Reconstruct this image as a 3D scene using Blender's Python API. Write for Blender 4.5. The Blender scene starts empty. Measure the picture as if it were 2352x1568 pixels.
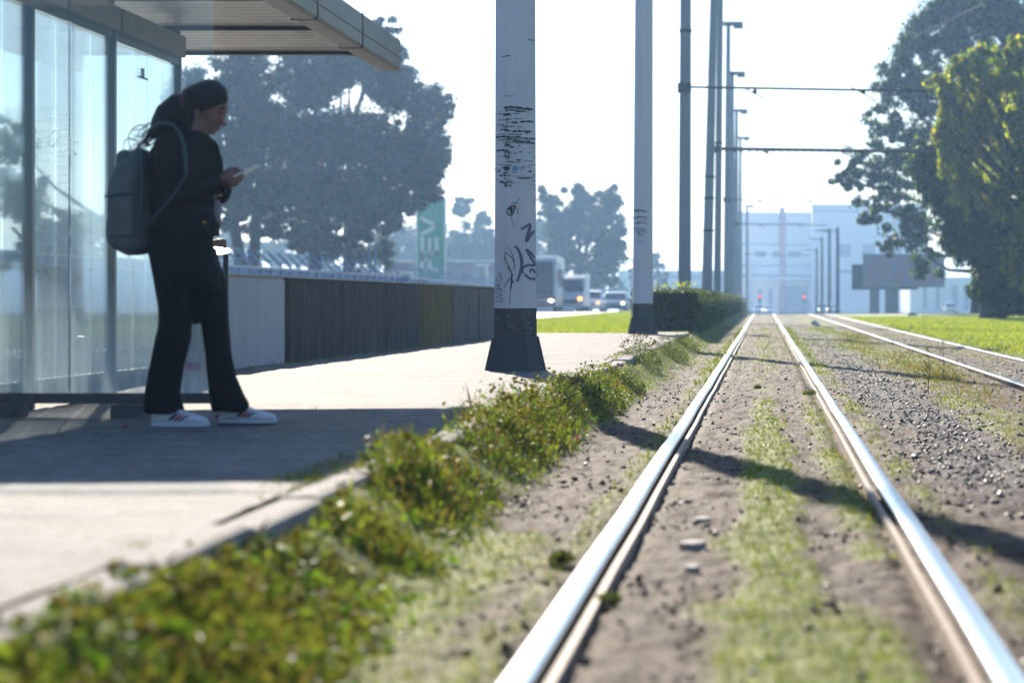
import bpy, bmesh, math, random
import numpy as np
from mathutils import Vector, Matrix, Euler, Quaternion
sc = bpy.context.scene
col = sc.collection
random.seed(7); rng = np.random.default_rng(7)
PI = math.pi

# ------------------------------------------------------------------ camera
CZ = 0.90                      # lens height above the rail bed
cam_d = bpy.data.cameras.new("camera"); cam = bpy.data.objects.new("camera", cam_d); col.objects.link(cam)
sc.camera = cam
cam.location = (0, 0, CZ); cam.rotation_euler = (PI/2, 0, 0)
cam_d.sensor_width = 36; cam_d.lens = 85
cam_d.shift_x = -579/2352; cam_d.shift_y = -97/2352
cam_d.clip_start = 0.1; cam_d.clip_end = 6000
cam_d.dof.use_dof = True; cam_d.dof.focus_distance = 21.0; cam_d.dof.aperture_fstop = 2.6
# ------------------------------------------------------------------ light
SUN_AZ, SUN_EL = math.radians(-13.5), math.radians(25)     # azimuth from +Y, to the left
sdir = Vector((math.sin(SUN_AZ)*math.cos(SUN_EL), math.cos(SUN_AZ)*math.cos(SUN_EL), math.sin(SUN_EL)))
w = bpy.data.worlds.new("World"); sc.world = w; w.use_nodes = True
nt = w.node_tree; nt.nodes.clear()
sky = nt.nodes.new('ShaderNodeTexSky'); sky.sky_type = 'NISHITA'; sky.sun_disc = False
sky.sun_elevation = SUN_EL; sky.sun_rotation = SUN_AZ
sky.air_density = 1.0; sky.dust_density = 0.5; sky.ozone_density = 5.0
bg = nt.nodes.new('ShaderNodeBackground'); bg.inputs['Strength'].default_value = 0.085
wo = nt.nodes.new('ShaderNodeOutputWorld')
nt.links.new(sky.outputs[0], bg.inputs[0]); nt.links.new(bg.outputs[0], wo.inputs[0])
sl = bpy.data.lights.new("sun", 'SUN'); sl.energy = 4.8; sl.angle = math.radians(0.55); sl.color = (1.0, 0.90, 0.76)
so = bpy.data.objects.new("sun", sl); col.objects.link(so)
so.rotation_euler = (-sdir).to_track_quat('-Z', 'Y').to_euler(); so.location = (0, 0, 40)
sc.view_settings.view_transform = 'Standard'; sc.view_settings.look = 'None'
sc.view_settings.exposure = 0.9; sc.view_settings.gamma = 1.0
sc.cycles.use_denoising = True
sc.cycles.max_bounces = 8; sc.cycles.diffuse_bounces = 3; sc.cycles.glossy_bounces = 3
sc.cycles.transmission_bounces = 4; sc.cycles.transparent_max_bounces = 12; sc.cycles.volume_bounces = 1
sc.cycles.sample_clamp_indirect = 8

# ------------------------------------------------------------------ helpers
F = 5553.0
def P(x, y, s):                # measured point of the survey: (column, row, metres per unit) -> world
    return Vector(((x-1755)*s, F*s, CZ-(y-687)*s))
def tag(o, label=None, cat=None, group=None, kind=None):
    if label: o['label'] = label
    if cat: o['category'] = cat
    if group: o['group'] = group
    if kind: o['kind'] = kind
    return o
def empty(name, loc, label=None, cat=None, group=None, rz=0):
    o = bpy.data.objects.new(name, None); col.objects.link(o); o.location = loc; o.rotation_euler = (0, 0, rz)
    o.empty_display_size = 0.2
    return tag(o, label, cat, group)
def link(name, me, m=None, parent=None, smooth=False):
    o = bpy.data.objects.new(name, me); col.objects.link(o)
    if m is not None:
        for mm in (m if isinstance(m, (list, tuple)) else [m]): me.materials.append(mm)
    if smooth and len(me.polygons): me.polygons.foreach_set('use_smooth', [True]*len(me.polygons))
    if parent is not None:
        o.parent = parent
        if parent.matrix_parent_inverse is not None: pass
    return o
def copy_tree(o, parent=None):
    c = o.copy(); col.objects.link(c); c.parent = parent
    for ch in list(o.children): copy_tree(ch, c)
    return c
class MB:
    """collects plain shapes; build() links them as one mesh; coordinates local to origin o"""
    def __init__(s, o=(0, 0, 0)): s.v = []; s.f = []; s.o = Vector(o); s.mi = []; s.cm = 0
    def add(s, vs, fs):
        n = len(s.v); s.v += [tuple(Vector(p)-s.o) for p in vs]; s.f += [tuple(i+n for i in f) for f in fs]
        s.mi += [s.cm]*len(fs)
    def box(s, a, b, rot=None, c=None):
        x0, y0, z0 = a; x1, y1, z1 = b
        vs = [Vector(p) for p in ((x0,y0,z0),(x1,y0,z0),(x1,y1,z0),(x0,y1,z0),(x0,y0,z1),(x1,y0,z1),(x1,y1,z1),(x0,y1,z1))]
        if rot is not None:
            cc = Vector(c) if c is not None else (Vector(a)+Vector(b))/2
            vs = [rot @ (v-cc) + cc for v in vs]
        s.add(vs, [(0,3,2,1),(4,5,6,7),(0,1,5,4),(1,2,6,5),(2,3,7,6),(3,0,4,7)])
    def loft(s, rings, closed_ends=True):
        n = len(rings[0]); vs = [p for r in rings for p in r]; fs = []
        for k in range(len(rings)-1):
            for i in range(n):
                j = (i+1) % n; fs.append((k*n+i, k*n+j, (k+1)*n+j, (k+1)*n+i))
        if closed_ends:
            fs.append(tuple(range(n))[::-1]); fs.append(tuple((len(rings)-1)*n+i for i in range(n)))
        s.add(vs, fs)
    def tube(s, pts, rad, sides=8):
        pts = [Vector(p) for p in pts]; n = len(pts)
        if not isinstance(rad, (list, tuple)): rad = [rad]*n
        rings = []; up = None
        for i, p in enumerate(pts):
            d = (pts[min(i+1, n-1)]-pts[max(i-1, 0)]).normalized()
            if up is None:
                up = d.cross(Vector((0, 0, 1)))
                if up.length < 1e-3: up = d.cross(Vector((1, 0, 0)))
                up.normalize()
            up = (up - d*up.dot(d)); up.normalize(); u2 = d.cross(up)
            rings.append([p + (up*math.cos(2*PI*k/sides)+u2*math.sin(2*PI*k/sides))*rad[i] for k in range(sides)])
        s.loft(rings)
    def ell(s, c, r, seg=16, rg=10, rot=None):
        c = Vector(c); rot = rot or Matrix.Identity(3); vs = []; fs = []
        for i in range(rg+1):
            t = PI*i/rg
            for k in range(seg):
                a = 2*PI*k/seg
                vs.append(c + rot @ Vector((r[0]*math.sin(t)*math.cos(a), r[1]*math.sin(t)*math.sin(a), r[2]*math.cos(t))))
        for i in range(rg):
            for k in range(seg):
                j = (k+1) % seg
                fs.append((i*seg+k, (i+1)*seg+k, (i+1)*seg+j, i*seg+j))
        s.add(vs, fs)
    def prism(s, poly, axis, a, b):
        """polygon given in the plane normal to axis ('x','y','z'), extruded from a to b"""
        def mk(p, t): return {'x': (t, p[0], p[1]), 'y': (p[0], t, p[1]), 'z': (p[0], p[1], t)}[axis]
        n = len(poly); vs = [mk(p, a) for p in poly]+[mk(p, b) for p in poly]
        fs = [tuple(range(n)), tuple(range(2*n-1, n-1, -1))]+[(i, i+n, (i+1) % n+n, (i+1) % n) for i in range(n)]
        s.add(vs, fs)
    def mesh(s, name):
        me = bpy.data.meshes.new(name); me.from_pydata(s.v, [], s.f); me.update()
        bm = bmesh.new(); bm.from_mesh(me)
        bmesh.ops.recalc_face_normals(bm, faces=bm.faces); bm.to_mesh(me); bm.free()
        return me
    def build(s, name, m, parent=None, smooth=False, bevel=0):
        me = s.mesh(name)
        o = link(name, me, m, parent, smooth)
        if not isinstance(m, (list, tuple)) or len(m) < 2: pass
        else: me.polygons.foreach_set('material_index', s.mi)
        if parent is None: o.location = s.o
        if bevel:
            b = o.modifiers.new('bevel', 'BEVEL'); b.width = bevel; b.segments = 2; b.limit_method = 'ANGLE'
        return o
def remesh(name, mb, voxel, m, parent=None, smooth_it=6, sm=0.6, fold=None):
    """fuse overlapping shapes into one continuous skin"""
    me = mb.mesh(name); t = bpy.data.objects.new('tmp', me); col.objects.link(t)
    r = t.modifiers.new('r', 'REMESH'); r.mode = 'VOXEL'; r.voxel_size = voxel; r.use_smooth_shade = True
    if smooth_it:
        q = t.modifiers.new('s', 'SMOOTH'); q.iterations = smooth_it; q.factor = sm
    dg = bpy.context.evaluated_depsgraph_get()
    me2 = bpy.data.meshes.new_from_object(t.evaluated_get(dg)); me2.name = name
    bpy.data.objects.remove(t); bpy.data.meshes.remove(me)
    if fold:
        from mathutils import noise as mn
        for v in me2.vertices:
            c = v.co; v.co = c+v.normal*fold[0]*(mn.noise(Vector((c.x*fold[1], c.y*fold[1], c.z*fold[1]*fold[2])))+.5*mn.noise(Vector((c.x*fold[1]*2.3, c.y*fold[1]*2.3, c.z*fold[1]*2.3*fold[2]+5))))
    o = link(name, me2, m, parent, True)
    if parent is None: o.location = mb.o
    return o
def np_mesh(name, V, Fc, nper, m, parent=None, smooth=False, attr=None):
    """fast mesh from arrays: V (n,3), Fc (k,nper)"""
    me = bpy.data.meshes.new(name); k = len(Fc)
    me.vertices.add(len(V)); me.vertices.foreach_set('co', np.ascontiguousarray(V, dtype=np.float32).ravel())
    me.loops.add(k*nper); me.loops.foreach_set('vertex_index', np.ascontiguousarray(Fc, dtype=np.int32).ravel())
    me.polygons.add(k); me.polygons.foreach_set('loop_start', np.arange(0, k*nper, nper, dtype=np.int32))
    me.polygons.foreach_set('loop_total', np.full(k, nper, dtype=np.int32))
    if smooth: me.polygons.foreach_set('use_smooth', np.ones(k, dtype=bool))
    if attr:
        for an, av in attr.items():
            a = me.attributes.new(an, 'FLOAT', 'POINT'); a.data.foreach_set('value', np.ascontiguousarray(av, dtype=np.float32).ravel())
    me.update(calc_edges=True)
    return link(name, me, m, parent)
_lat = np.random.default_rng(3).random((256, 256))
def vnoise(x, y):
    xi = np.floor(x).astype(int); yi = np.floor(y).astype(int); fx = x-xi; fy = y-yi
    fx = fx*fx*(3-2*fx); fy = fy*fy*(3-2*fy)
    a = _lat[xi % 256, yi % 256]; b = _lat[(xi+1) % 256, yi % 256]; c = _lat[xi % 256, (yi+1) % 256]; d = _lat[(xi+1) % 256, (yi+1) % 256]
    return (a*(1-fx)+b*fx)*(1-fy)+(c*(1-fx)+d*fx)*fy
def fbm(x, y, o=4, g=.5):
    s = 0; a = 1; t = 0
    for k in range(o): s = s+a*vnoise(x*2**k+17.3*k, y*2**k+9.1*k); t += a; a *= g
    return s/t
def grid_sheet(name, xs, ys, zf, m, attr=None, extra=None):
    X, Y = np.meshgrid(xs, ys); Z = zf(X, Y)
    V = np.stack([X, Y, Z], -1).reshape(-1, 3); nx, ny = len(xs), len(ys)
    i = (np.arange(ny-1)[:, None]*nx+np.arange(nx-1)[None, :]).ravel()
    Fc = np.stack([i, i+1, i+nx+1, i+nx], -1)
    at = {k: f(X, Y) for k, f in (attr or {}).items()}
    return np_mesh(name, V, Fc, 4, m, None, True, at)

# ------------------------------------------------------------------ materials
def new_mat(name):
    m = bpy.data.materials.new(name); m.use_nodes = True
    return m, m.node_tree.nodes, m.node_tree.links, m.node_tree.nodes['Principled BSDF']
def mat(name, c, rough=.6, metal=0, var=.15, vs=3.0, bump=0, bs=40, c2=None, sp=None, stretch=None, wear=None, em=None, trans=0):
    m, N, L, b = new_mat(name)
    tc = N.new('ShaderNodeTexCoord'); mp = N.new('ShaderNodeMapping'); L.new(tc.outputs['Object'], mp.inputs[0])
    if stretch: mp.inputs['Scale'].default_value = stretch
    n = N.new('ShaderNodeTexNoise'); n.inputs['Scale'].default_value = vs; n.inputs['Detail'].default_value = 6; n.inputs['Roughness'].default_value = .65
    L.new(mp.outputs[0], n.inputs['Vector'])
    r = N.new('ShaderNodeValToRGB'); L.new(n.outputs['Fac'], r.inputs[0])
    r.color_ramp.elements[0].position = .3; r.color_ramp.elements[1].position = .7
    c2 = c2 or tuple(x*(1-var) for x in c); c1 = c if c2 != c else c
    r.color_ramp.elements[0].color = (*c2, 1); r.color_ramp.elements[1].color = (*c1, 1)
    out = r.outputs[0]
    if wear:    # (colour, scale, threshold)
        n2 = N.new('ShaderNodeTexNoise'); n2.inputs['Scale'].default_value = wear[1]; n2.inputs['Detail'].default_value = 8; n2.inputs['Roughness'].default_value = .7
        L.new(mp.outputs[0], n2.inputs['Vector'])
        r2 = N.new('ShaderNodeValToRGB'); r2.color_ramp.elements[0].position = wear[2]; r2.color_ramp.elements[1].position = wear[2]+.06
        L.new(n2.outputs['Fac'], r2.inputs[0])
        mx = N.new('ShaderNodeMixRGB'); L.new(r2.outputs[0], mx.inputs[0]); L.new(out, mx.inputs[1]); mx.inputs[2].default_value = (*wear[0], 1)
        out = mx.outputs[0]
    L.new(out, b.inputs['Base Color'])
    b.inputs['Roughness'].default_value = rough; b.inputs['Metallic'].default_value = metal
    if sp is not None: b.inputs['Specular IOR Level'].default_value = sp
    if bump:
        nb = N.new('ShaderNodeTexNoise'); nb.inputs['Scale'].default_value = bs; nb.inputs['Detail'].default_value = 4
        L.new(mp.outputs[0], nb.inputs['Vector'])
        bu = N.new('ShaderNodeBump'); bu.inputs['Strength'].default_value = bump; bu.inputs['Distance'].default_value = .01
        L.new(nb.outputs['Fac'], bu.inputs['Height']); L.new(bu.outputs[0], b.inputs['Normal'])
    if em:
        b.inputs['Emission Color'].default_value = (*em[0], 1); b.inputs['Emission Strength'].default_value = em[1]
    if trans:
        t = N.new('ShaderNodeBsdfTranslucent'); L.new(out, t.inputs[0])
        ms = N.new('ShaderNodeMixShader'); ms.inputs[0].default_value = trans
        o = N['Material Output']; L.new(b.outputs[0], ms.inputs[1]); L.new(t.outputs[0], ms.inputs[2]); L.new(ms.outputs[0], o.inputs['Surface'])
    return m
def leaf_mat(name, cols, trans=.45, rough=.5, tcol=None):
    m, N, L, b = new_mat(name)
    g = N.new('ShaderNodeNewGeometry'); r = N.new('ShaderNodeValToRGB')
    L.new(g.outputs['Random Per Island'], r.inputs[0])
    while len(r.color_ramp.elements) < len(cols): r.color_ramp.elements.new(.5)
    for i, c in enumerate(cols):
        r.color_ramp.elements[i].position = i/(len(cols)-1)*.98; r.color_ramp.elements[i].color = (*c, 1)
    L.new(r.outputs[0], b.inputs['Base Color']); b.inputs['Roughness'].default_value = rough; b.inputs['Specular IOR Level'].default_value = .22
    t = N.new('ShaderNodeBsdfTranslucent')
    mx = N.new('ShaderNodeMixRGB'); mx.blend_type = 'MULTIPLY'; mx.inputs[0].default_value = 1; L.new(r.outputs[0], mx.inputs[1])
    mx.inputs[2].default_value = (*(tcol or (1.9, 1.8, .9)), 1); L.new(mx.outputs[0], t.inputs[0])
    ms = N.new('ShaderNodeMixShader'); ms.inputs[0].default_value = trans; o = N['Material Output']
    L.new(b.outputs[0], ms.inputs[1]); L.new(t.outputs[0], ms.inputs[2]); L.new(ms.outputs[0], o.inputs['Surface'])
    return m
def glass_mat(name, tint, dust, streak=True, refl=1.5):
    m, N, L, b = new_mat(name); N.remove(b); o = N['Material Output']
    tr = N.new('ShaderNodeBsdfTransparent'); tr.inputs[0].default_value = (*tint, 1)
    gl = N.new('ShaderNodeBsdfGlossy'); gl.inputs['Roughness'].default_value = .03; gl.inputs[0].default_value = (.9, .97, 1, 1)
    fr = N.new('ShaderNodeFresnel'); fr.inputs[0].default_value = 1.5
    mu = N.new('ShaderNodeMath'); mu.operation = 'MULTIPLY'; mu.inputs[1].default_value = refl; mu.use_clamp = True; L.new(fr.outputs[0], mu.inputs[0])
    m1 = N.new('ShaderNodeMixShader'); L.new(mu.outputs[0], m1.inputs[0]); L.new(tr.outputs[0], m1.inputs[1]); L.new(gl.outputs[0], m1.inputs[2])
    tc = N.new('ShaderNodeTexCoord'); mp = N.new('ShaderNodeMapping'); mp.inputs['Scale'].default_value = (9, 9, .5)
    L.new(tc.outputs['Object'], mp.inputs[0])
    n = N.new('ShaderNodeTexNoise'); n.inputs['Scale'].default_value = 3; n.inputs['Detail'].default_value = 8; n.inputs['Roughness'].default_value = .7
    L.new(mp.outputs[0], n.inputs['Vector'])
    # dirt gathers towards the lower edge of the pane
    sx = N.new('ShaderNodeSeparateXYZ'); L.new(tc.outputs['Object'], sx.inputs[0])
    mr = N.new('ShaderNodeMapRange'); L.new(sx.outputs[2], mr.inputs[0]); mr.inputs[1].default_value = .75; mr.inputs[2].default_value = .15; mr.inputs[3].default_value = 0; mr.inputs[4].default_value = .75
    ad = N.new('ShaderNodeMath'); ad.operation = 'MULTIPLY_ADD'; L.new(n.outputs['Fac'], ad.inputs[0]); ad.inputs[1].default_value = dust*2; 
    m3 = N.new('ShaderNodeMath'); m3.operation = 'MULTIPLY'; L.new(mr.outputs[0], m3.inputs[0]); L.new(n.outputs['Fac'], m3.inputs[1])
    L.new(m3.outputs[0], ad.inputs[2]); ad.use_clamp = True
    df = N.new('ShaderNodeBsdfTranslucent'); df.inputs[0].default_value = (.8, .9, .92, 1)
    d2 = N.new('ShaderNodeBsdfDiffuse'); d2.inputs[0].default_value = (.68, .76, .77, 1)
    ma = N.new('ShaderNodeMixShader'); ma.inputs[0].default_value = .35; L.new(df.outputs[0], ma.inputs[1]); L.new(d2.outputs[0], ma.inputs[2])
    m2 = N.new('ShaderNodeMixShader'); L.new(ad.outputs[0], m2.inputs[0]); L.new(m1.outputs[0], m2.inputs[1]); L.new(ma.outputs[0], m2.inputs[2])
    L.new(m2.outputs[0], o.inputs['Surface'])
    return m
M = {}
M['asphalt'] = mat('asphalt', (.25, .23, .22), .78, c2=(.11, .10, .095), vs=5, bump=1.0, bs=60, sp=.24, wear=((.05, .045, .042), 18, .56))
M['kerb'] = mat('kerb_stone', (.27, .24, .225), .85, var=.45, vs=6, bump=.6, bs=40, wear=((.12, .12, .10), 12, .62))
M['road'] = mat('road_asphalt', (.13, .13, .135), .5, var=.2, vs=1, bump=.3, bs=30, sp=.6)
M['earth'] = mat('earth', (.17, .15, .11), .9, c2=(.08, .11, .03), vs=.3)
M['lawn'] = mat('lawn', (.16, .25, .045), .8, c2=(.26, .28, .07), vs=.8, bump=.8, bs=20)
M['steel'] = mat('rail_steel', (.80, .82, .86), .22, 1, var=.12, vs=8, stretch=(30, .4, 30))
M['rust'] = mat('rail_rust', (.30, .21, .15), .7, .2, c2=(.16, .11, .08), vs=20)
M['rust_pale'] = mat('rail_rust_pale', (.46, .37, .28), .7, 0, c2=(.30, .22, .16), vs=12)
M['gravel'] = leaf_mat('gravel', [(.05, .047, .05), (.12, .11, .11), (.22, .2, .19), (.10, .085, .075)], 0.0, .45)
M['clod'] = leaf_mat('clods', [(.05, .037, .03), (.12, .09, .075), (.19, .15, .125)], 0.0, .6)
M['grass'] = leaf_mat('grass_blades', [(.06, .10, .010), (.11, .17, .015), (.20, .22, .03), (.08, .13, .012), (.16, .13, .04)], .45)
M['lawngrass'] = leaf_mat('lawn_blades', [(.12, .19, .03), (.20, .27, .045), (.26, .28, .06), (.15, .22, .035)], .55)
M['weedgrass'] = leaf_mat('weed_grass', [(.05, .08, .012), (.11, .17, .02), (.20, .24, .03), (.22, .17, .07), (.09, .14, .02)], .6)
M['dry'] = leaf_mat('dry_weeds', [(.20, .14, .05), (.14, .13, .03), (.24, .19, .08), (.10, .12, .03)], .4)
M['weed'] = leaf_mat('weed_leaves', [(.03, .055, .012), (.06, .11, .018), (.15, .21, .025), (.19, .18, .05), (.025, .05, .014), (.09, .06, .03), (.02, .03, .012), (.13, .09, .04), (.08, .13, .022)], .55, .5, (1.5, 1.8, .6))
M['flower'] = mat('flower_yellow', (.42, .28, .003), .7, var=.1, sp=.1)
M['poppy'] = mat('poppy_red', (.65, .06, .03), .5, trans=.4)
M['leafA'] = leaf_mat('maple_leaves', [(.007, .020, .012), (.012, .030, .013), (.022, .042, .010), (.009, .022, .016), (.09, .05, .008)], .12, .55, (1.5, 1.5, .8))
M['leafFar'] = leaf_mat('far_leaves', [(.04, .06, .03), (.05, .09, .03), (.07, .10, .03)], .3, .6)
M['leafW'] = leaf_mat('willow_leaves', [(.07, .13, .012), (.16, .23, .02), (.26, .29, .03), (.28, .20, .02), (.05, .09, .012), (.12, .18, .015)], .75, .5, (2.5, 2.45, .75))
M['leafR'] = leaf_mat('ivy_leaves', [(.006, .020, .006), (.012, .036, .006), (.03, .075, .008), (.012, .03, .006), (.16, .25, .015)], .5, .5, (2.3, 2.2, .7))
M['hedge'] = leaf_mat('hedge_leaves', [(.03, .06, .012), (.05, .09, .015), (.12, .14, .02), (.035, .07, .02)], .3)
M['bark'] = mat('bark', (.045, .038, .03), .9, var=.4, vs=3, bump=.8, bs=10)
M['pole'] = mat('pole_paint', (.62, .64, .70), .45, var=.12, vs=2.5, stretch=(1, 1, .25), wear=((.28, .28, .30), 6, .70))
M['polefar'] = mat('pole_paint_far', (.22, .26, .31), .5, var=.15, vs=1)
M['black'] = mat('black_base_paint', (.025, .03, .037), .42, var=.3, vs=5, wear=((.09, .10, .12), 26, .72))
M['darksteel'] = mat('dark_steel', (.045, .055, .065), .45, .2, var=.25, vs=6)
M['tape'] = mat('tape_residue', (.03, .033, .04), .7, var=.3, vs=30)
M['marker'] = mat('black_marker', (.008, .008, .012), .35)
M['purple'] = mat('purple_spray', (.13, .11, .24), .6)
M['scratch'] = mat('scratches', (.30, .34, .38), .6)
M['blueframe'] = mat('shelter_steel', (.055, .085, .11), .4, .3, var=.3, vs=8, wear=((.16, .17, .17), 16, .68))
M['rooffascia'] = mat('roof_fascia_zinc', (.27, .25, .22), .55, var=.25, vs=3, wear=((.15, .13, .10), 5, .64), stretch=(1, .5, 1.5))
M['roofjoint'] = mat('roof_joint_rust', (.085, .06, .045), .7, var=.3)
M['ceiling'] = mat('corrugated_ceiling', (.85, .80, .74), .5, var=.18, vs=3)
M['joint'] = mat('dusty_joint', (.12, .105, .095), .8, var=.4, vs=4)  # dark colour painted in for the shade of the ceiling grooves
M['beam'] = mat('shelter_beam', (.06, .065, .07), .6, var=.2)
M['rail_top'] = mat('shelter_rail_plate', (.30, .25, .24), .6, var=.25, vs=5)
M['glass'] = glass_mat('dusty_glass', (.95, .99, .99), .10, refl=.72)
M['glass2'] = glass_mat('screen_glass', (.95, .98, .99), .012, refl=.6)
M['concrete'] = mat('concrete_block', (.13, .13, .13), .85, var=.4, vs=8, bump=.6)
M['stone'] = mat('pale_stone', (.40, .35, .31), .8, var=.3, vs=8, bump=.5)
M['wallwhite'] = mat('wall_white', (.55, .57, .60), .7, var=.12, vs=5, stretch=(1, 1, .2), wear=((.2, .2, .2), 9, .72))
M['walldark'] = mat('wall_dark', (.15, .135, .118), .9, c2=(.04, .037, .036), vs=4, stretch=(3, 3, .35), bump=.5)
M['walltan'] = mat('wall_tan', (.17, .15, .125), .9, c2=(.08, .072, .06), vs=3, stretch=(3, 3, .35), bump=.5)
M['wallyellow'] = mat('wall_yellow_paint', (.26, .19, .02), .8, c2=(.07, .055, .02), vs=6, stretch=(2, 2, .3), wear=((.05, .05, .05), 4, .60))
M['wallcap'] = mat('wall_cap', (.42, .39, .36), .8, var=.3, vs=10)
M['bluewall'] = mat('blue_wall_paint', (.03, .13, .38), .6, var=.15, vs=.6)
M['bluecap'] = mat('blue_wall_cap', (.62, .62, .62), .6)
M['bluepost'] = mat('blue_post_paint', (.04, .13, .30), .5)
M['green'] = mat('sign_green', (.03, .32, .22), .5, var=.05)
M['white'] = mat('white_paint', (.75, .76, .78), .5, var=.06)
M['brick'] = mat('dark_red_render', (.20, .085, .09), .8, var=.2)
M['facade'] = mat('pale_facade', (.88, .86, .84), .8, var=.08, vs=.2)
M['facade2'] = mat('grey_facade', (.60, .60, .60), .8, var=.1, vs=.3)
M['window'] = mat('dark_window', (.04, .06, .09), .15, var=.2)
M['farwindow'] = mat('far_window', (.30, .33, .38), .4)
M['pink'] = mat('pink_pipe', (.45, .2, .18), .6)
M['buswhite'] = mat('bus_white', (.72, .72, .74), .3, var=.05)
M['busred'] = mat('bus_red', (.28, .06, .06), .35)
M['carsilver'] = mat('car_silver', (.42, .45, .5), .25, .5, var=.05)
M['carblue'] = mat('car_blue_grey', (.14, .18, .24), .25, .4, var=.05)
M['carwhite'] = mat('car_white', (.7, .7, .7), .25)
M['screen'] = mat('windscreen', (.012, .035, .05), .25, sp=.25)
M['tyre'] = mat('tyre', (.02, .02, .02), .8)
M['lampon'] = mat('headlight_on', (.9, .9, .9), .3, em=((1, .93, .8), 5))
M['amber'] = mat('indicator_amber', (.8, .3, .05), .3, em=((1, .35, .06), 3))
M['redlamp'] = mat('signal_red', (.6, .02, .03), .3, em=((1, .05, .08), 1.2))
M['skin'] = mat('skin', (.22, .105, .08), .55, var=.08, vs=10)
M['hair'] = mat('dark_hair', (.010, .008, .008), .55, var=.5, vs=30, stretch=(5, 5, 1), bump=.9, bs=30, sp=.3)
M['wisps'] = mat('hair_ends', (.09, .055, .03), .5, trans=.3)
M['scrunchie'] = mat('scrunchie', (.12, .05, .06), .8)
M['jacket'] = mat('dark_jacket', (.013, .010, .011), .85, sp=.15, var=.35, vs=6, bump=.5, bs=9)
M['trouser'] = mat('black_trousers', (.0055, .0065, .009), .9, sp=.12, var=.4, vs=4, bump=.4, bs=7)
M['shirt'] = mat('pale_shirt', (.35, .32, .36), .8, var=.5, vs=60)
M['gold'] = mat('brass_button', (.5, .36, .1), .3, .8)
M['shoe'] = mat('white_shoe', (.72, .74, .80), .6, var=.06)
M['sole'] = mat('shoe_sole', (.60, .62, .68), .6)
M['navy'] = mat('navy_stripe', (.02, .03, .14), .6)
M['red'] = mat('red_stripe', (.55, .03, .04), .6)
M['pack'] = mat('grey_green_fabric', (.115, .13, .125), .75, var=.3, vs=5, bump=.4, bs=8)
M['packdark'] = mat('pack_dark', (.012, .015, .018), .7)
M['strap'] = mat('pack_strap', (.045, .08, .09), .7)
M['phone'] = mat('phone_case', (.85, .85, .88), .35)
M['lid'] = mat('polished_lid', (.9, .9, .92), .22, 1, var=.05)
M['sticker'] = mat('sticker_paper', (.6, .55, .62), .6, c2=(.5, .12, .18), vs=30)
M['bluesticker'] = mat('blue_sticker', (.25, .5, .7), .5, c2=(.04, .10, .25), vs=40)
M['paper'] = mat('pale_litter', (.7, .68, .64), .8)
M['leafred'] = mat('fallen_leaf', (.35, .05, .025), .6)
M['poster'] = mat('poster_print', (.45, .22, .18), .5, c2=(.12, .22, .42), vs=1.2)
M['denim'] = mat('denim', (.03, .04, .07), .8)

# ------------------------------------------------------------------ the ground and what lies on it
PLAT = 0.282; RT = 0.084
def drop(Y): return np.where(Y > 137, -(Y-137)*.0064, 0.0)
def flat(z, amp=0, sc_=.5):
    return lambda X, Y: z+drop(Y)+(amp*(fbm(X*sc_, Y*sc_)-.5) if amp else 0)
o = grid_sheet('ground', np.linspace(-900, 900, 61), np.concatenate([np.linspace(-30, 137, 20), np.linspace(160, 2600, 40)]), flat(-.06), M['earth']); tag(o, kind='structure')
xs = np.linspace(-1.5, 4.7, 270)
ys = 3.4*np.exp(np.arange(0, 640)*.0058)
def moss_mask(X, Y):
    n = fbm(X*3.1, Y*.9+3, 4); n2 = fbm(X*7, Y*3.1+11, 3)
    c = np.exp(-((X-.02-.07*(fbm(Y*.9, Y*0+2, 3)-.5)*2)/(.09+.08*fbm(Y*1.3, Y*0+7, 2)))**2)*np.clip((24-Y)/9, .12, 1)*1.25+np.exp(-((X-.22)/.15)**2)*np.clip((7.2-Y)/1.5, 0, 1)*1.1
    c2 = np.exp(-((X-.38)/.10)**2)*.62*np.clip((26-Y)/8, 0, 1)*(.5+fbm(Y*1.1, Y*0+12, 2))*(Y > 8)
    c3 = np.exp(-((X-.70)/.10)**2)*.4
    l = np.exp(-((X+1.30)/.22)**2)*1.0+np.exp(-((X+.93)/.16)**2)*.75*(Y < 9)+np.exp(-((X+.66)/.08)**2)*.45
    r = np.exp(-((X-1.85-.2*np.sin(Y*.25))/.34)**2)*.42+np.exp(-((X-4.2)/.45)**2)*1.1
    far = np.clip((Y-16)/20, 0, 1)*.30+.07
    return np.clip((c+c2+c3+l+r+far)*1.5*(.35+1.3*n)+(n2-.5)*.9-.42, 0, .75)/.75
def gravel_mask(X, Y):
    n = fbm(X*2.2+5, Y*.6, 4)
    return np.clip(np.exp(-((X-1.15)/.42)**2)*np.clip((Y-8)/5, 0, 1)*1.5*(n+.25)+np.exp(-((X-3.0)/.5)**2)*n+np.exp(-((X+.9)/.25)**2)*np.exp(-((Y-20)/6)**2)*n-.25, 0, 1)
def bed_z(X, Y):
    z = .030+.05*(fbm(X*1.3, Y*.5)-.5)
    fade = np.clip(1.3-Y/70, .1, 1)
    z = z+fade*(.045*(fbm(X*8, Y*6, 4)-.5)+.026*(fbm(X*30, Y*19, 3)-.5)+moss_mask(X, Y)*.012)
    z = z+.19*np.exp(-((X+1.42)/.24)**2)*(.6+.8*fbm(X*2, Y*1.1, 3))
    z = z-.022*np.exp(-((np.abs(X)-.455)/.035)**2)        # flangeway groove inside each rail
    z = z+np.clip((X-3.8)/.6, 0, 1)*.05
    return z+drop(Y)
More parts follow.
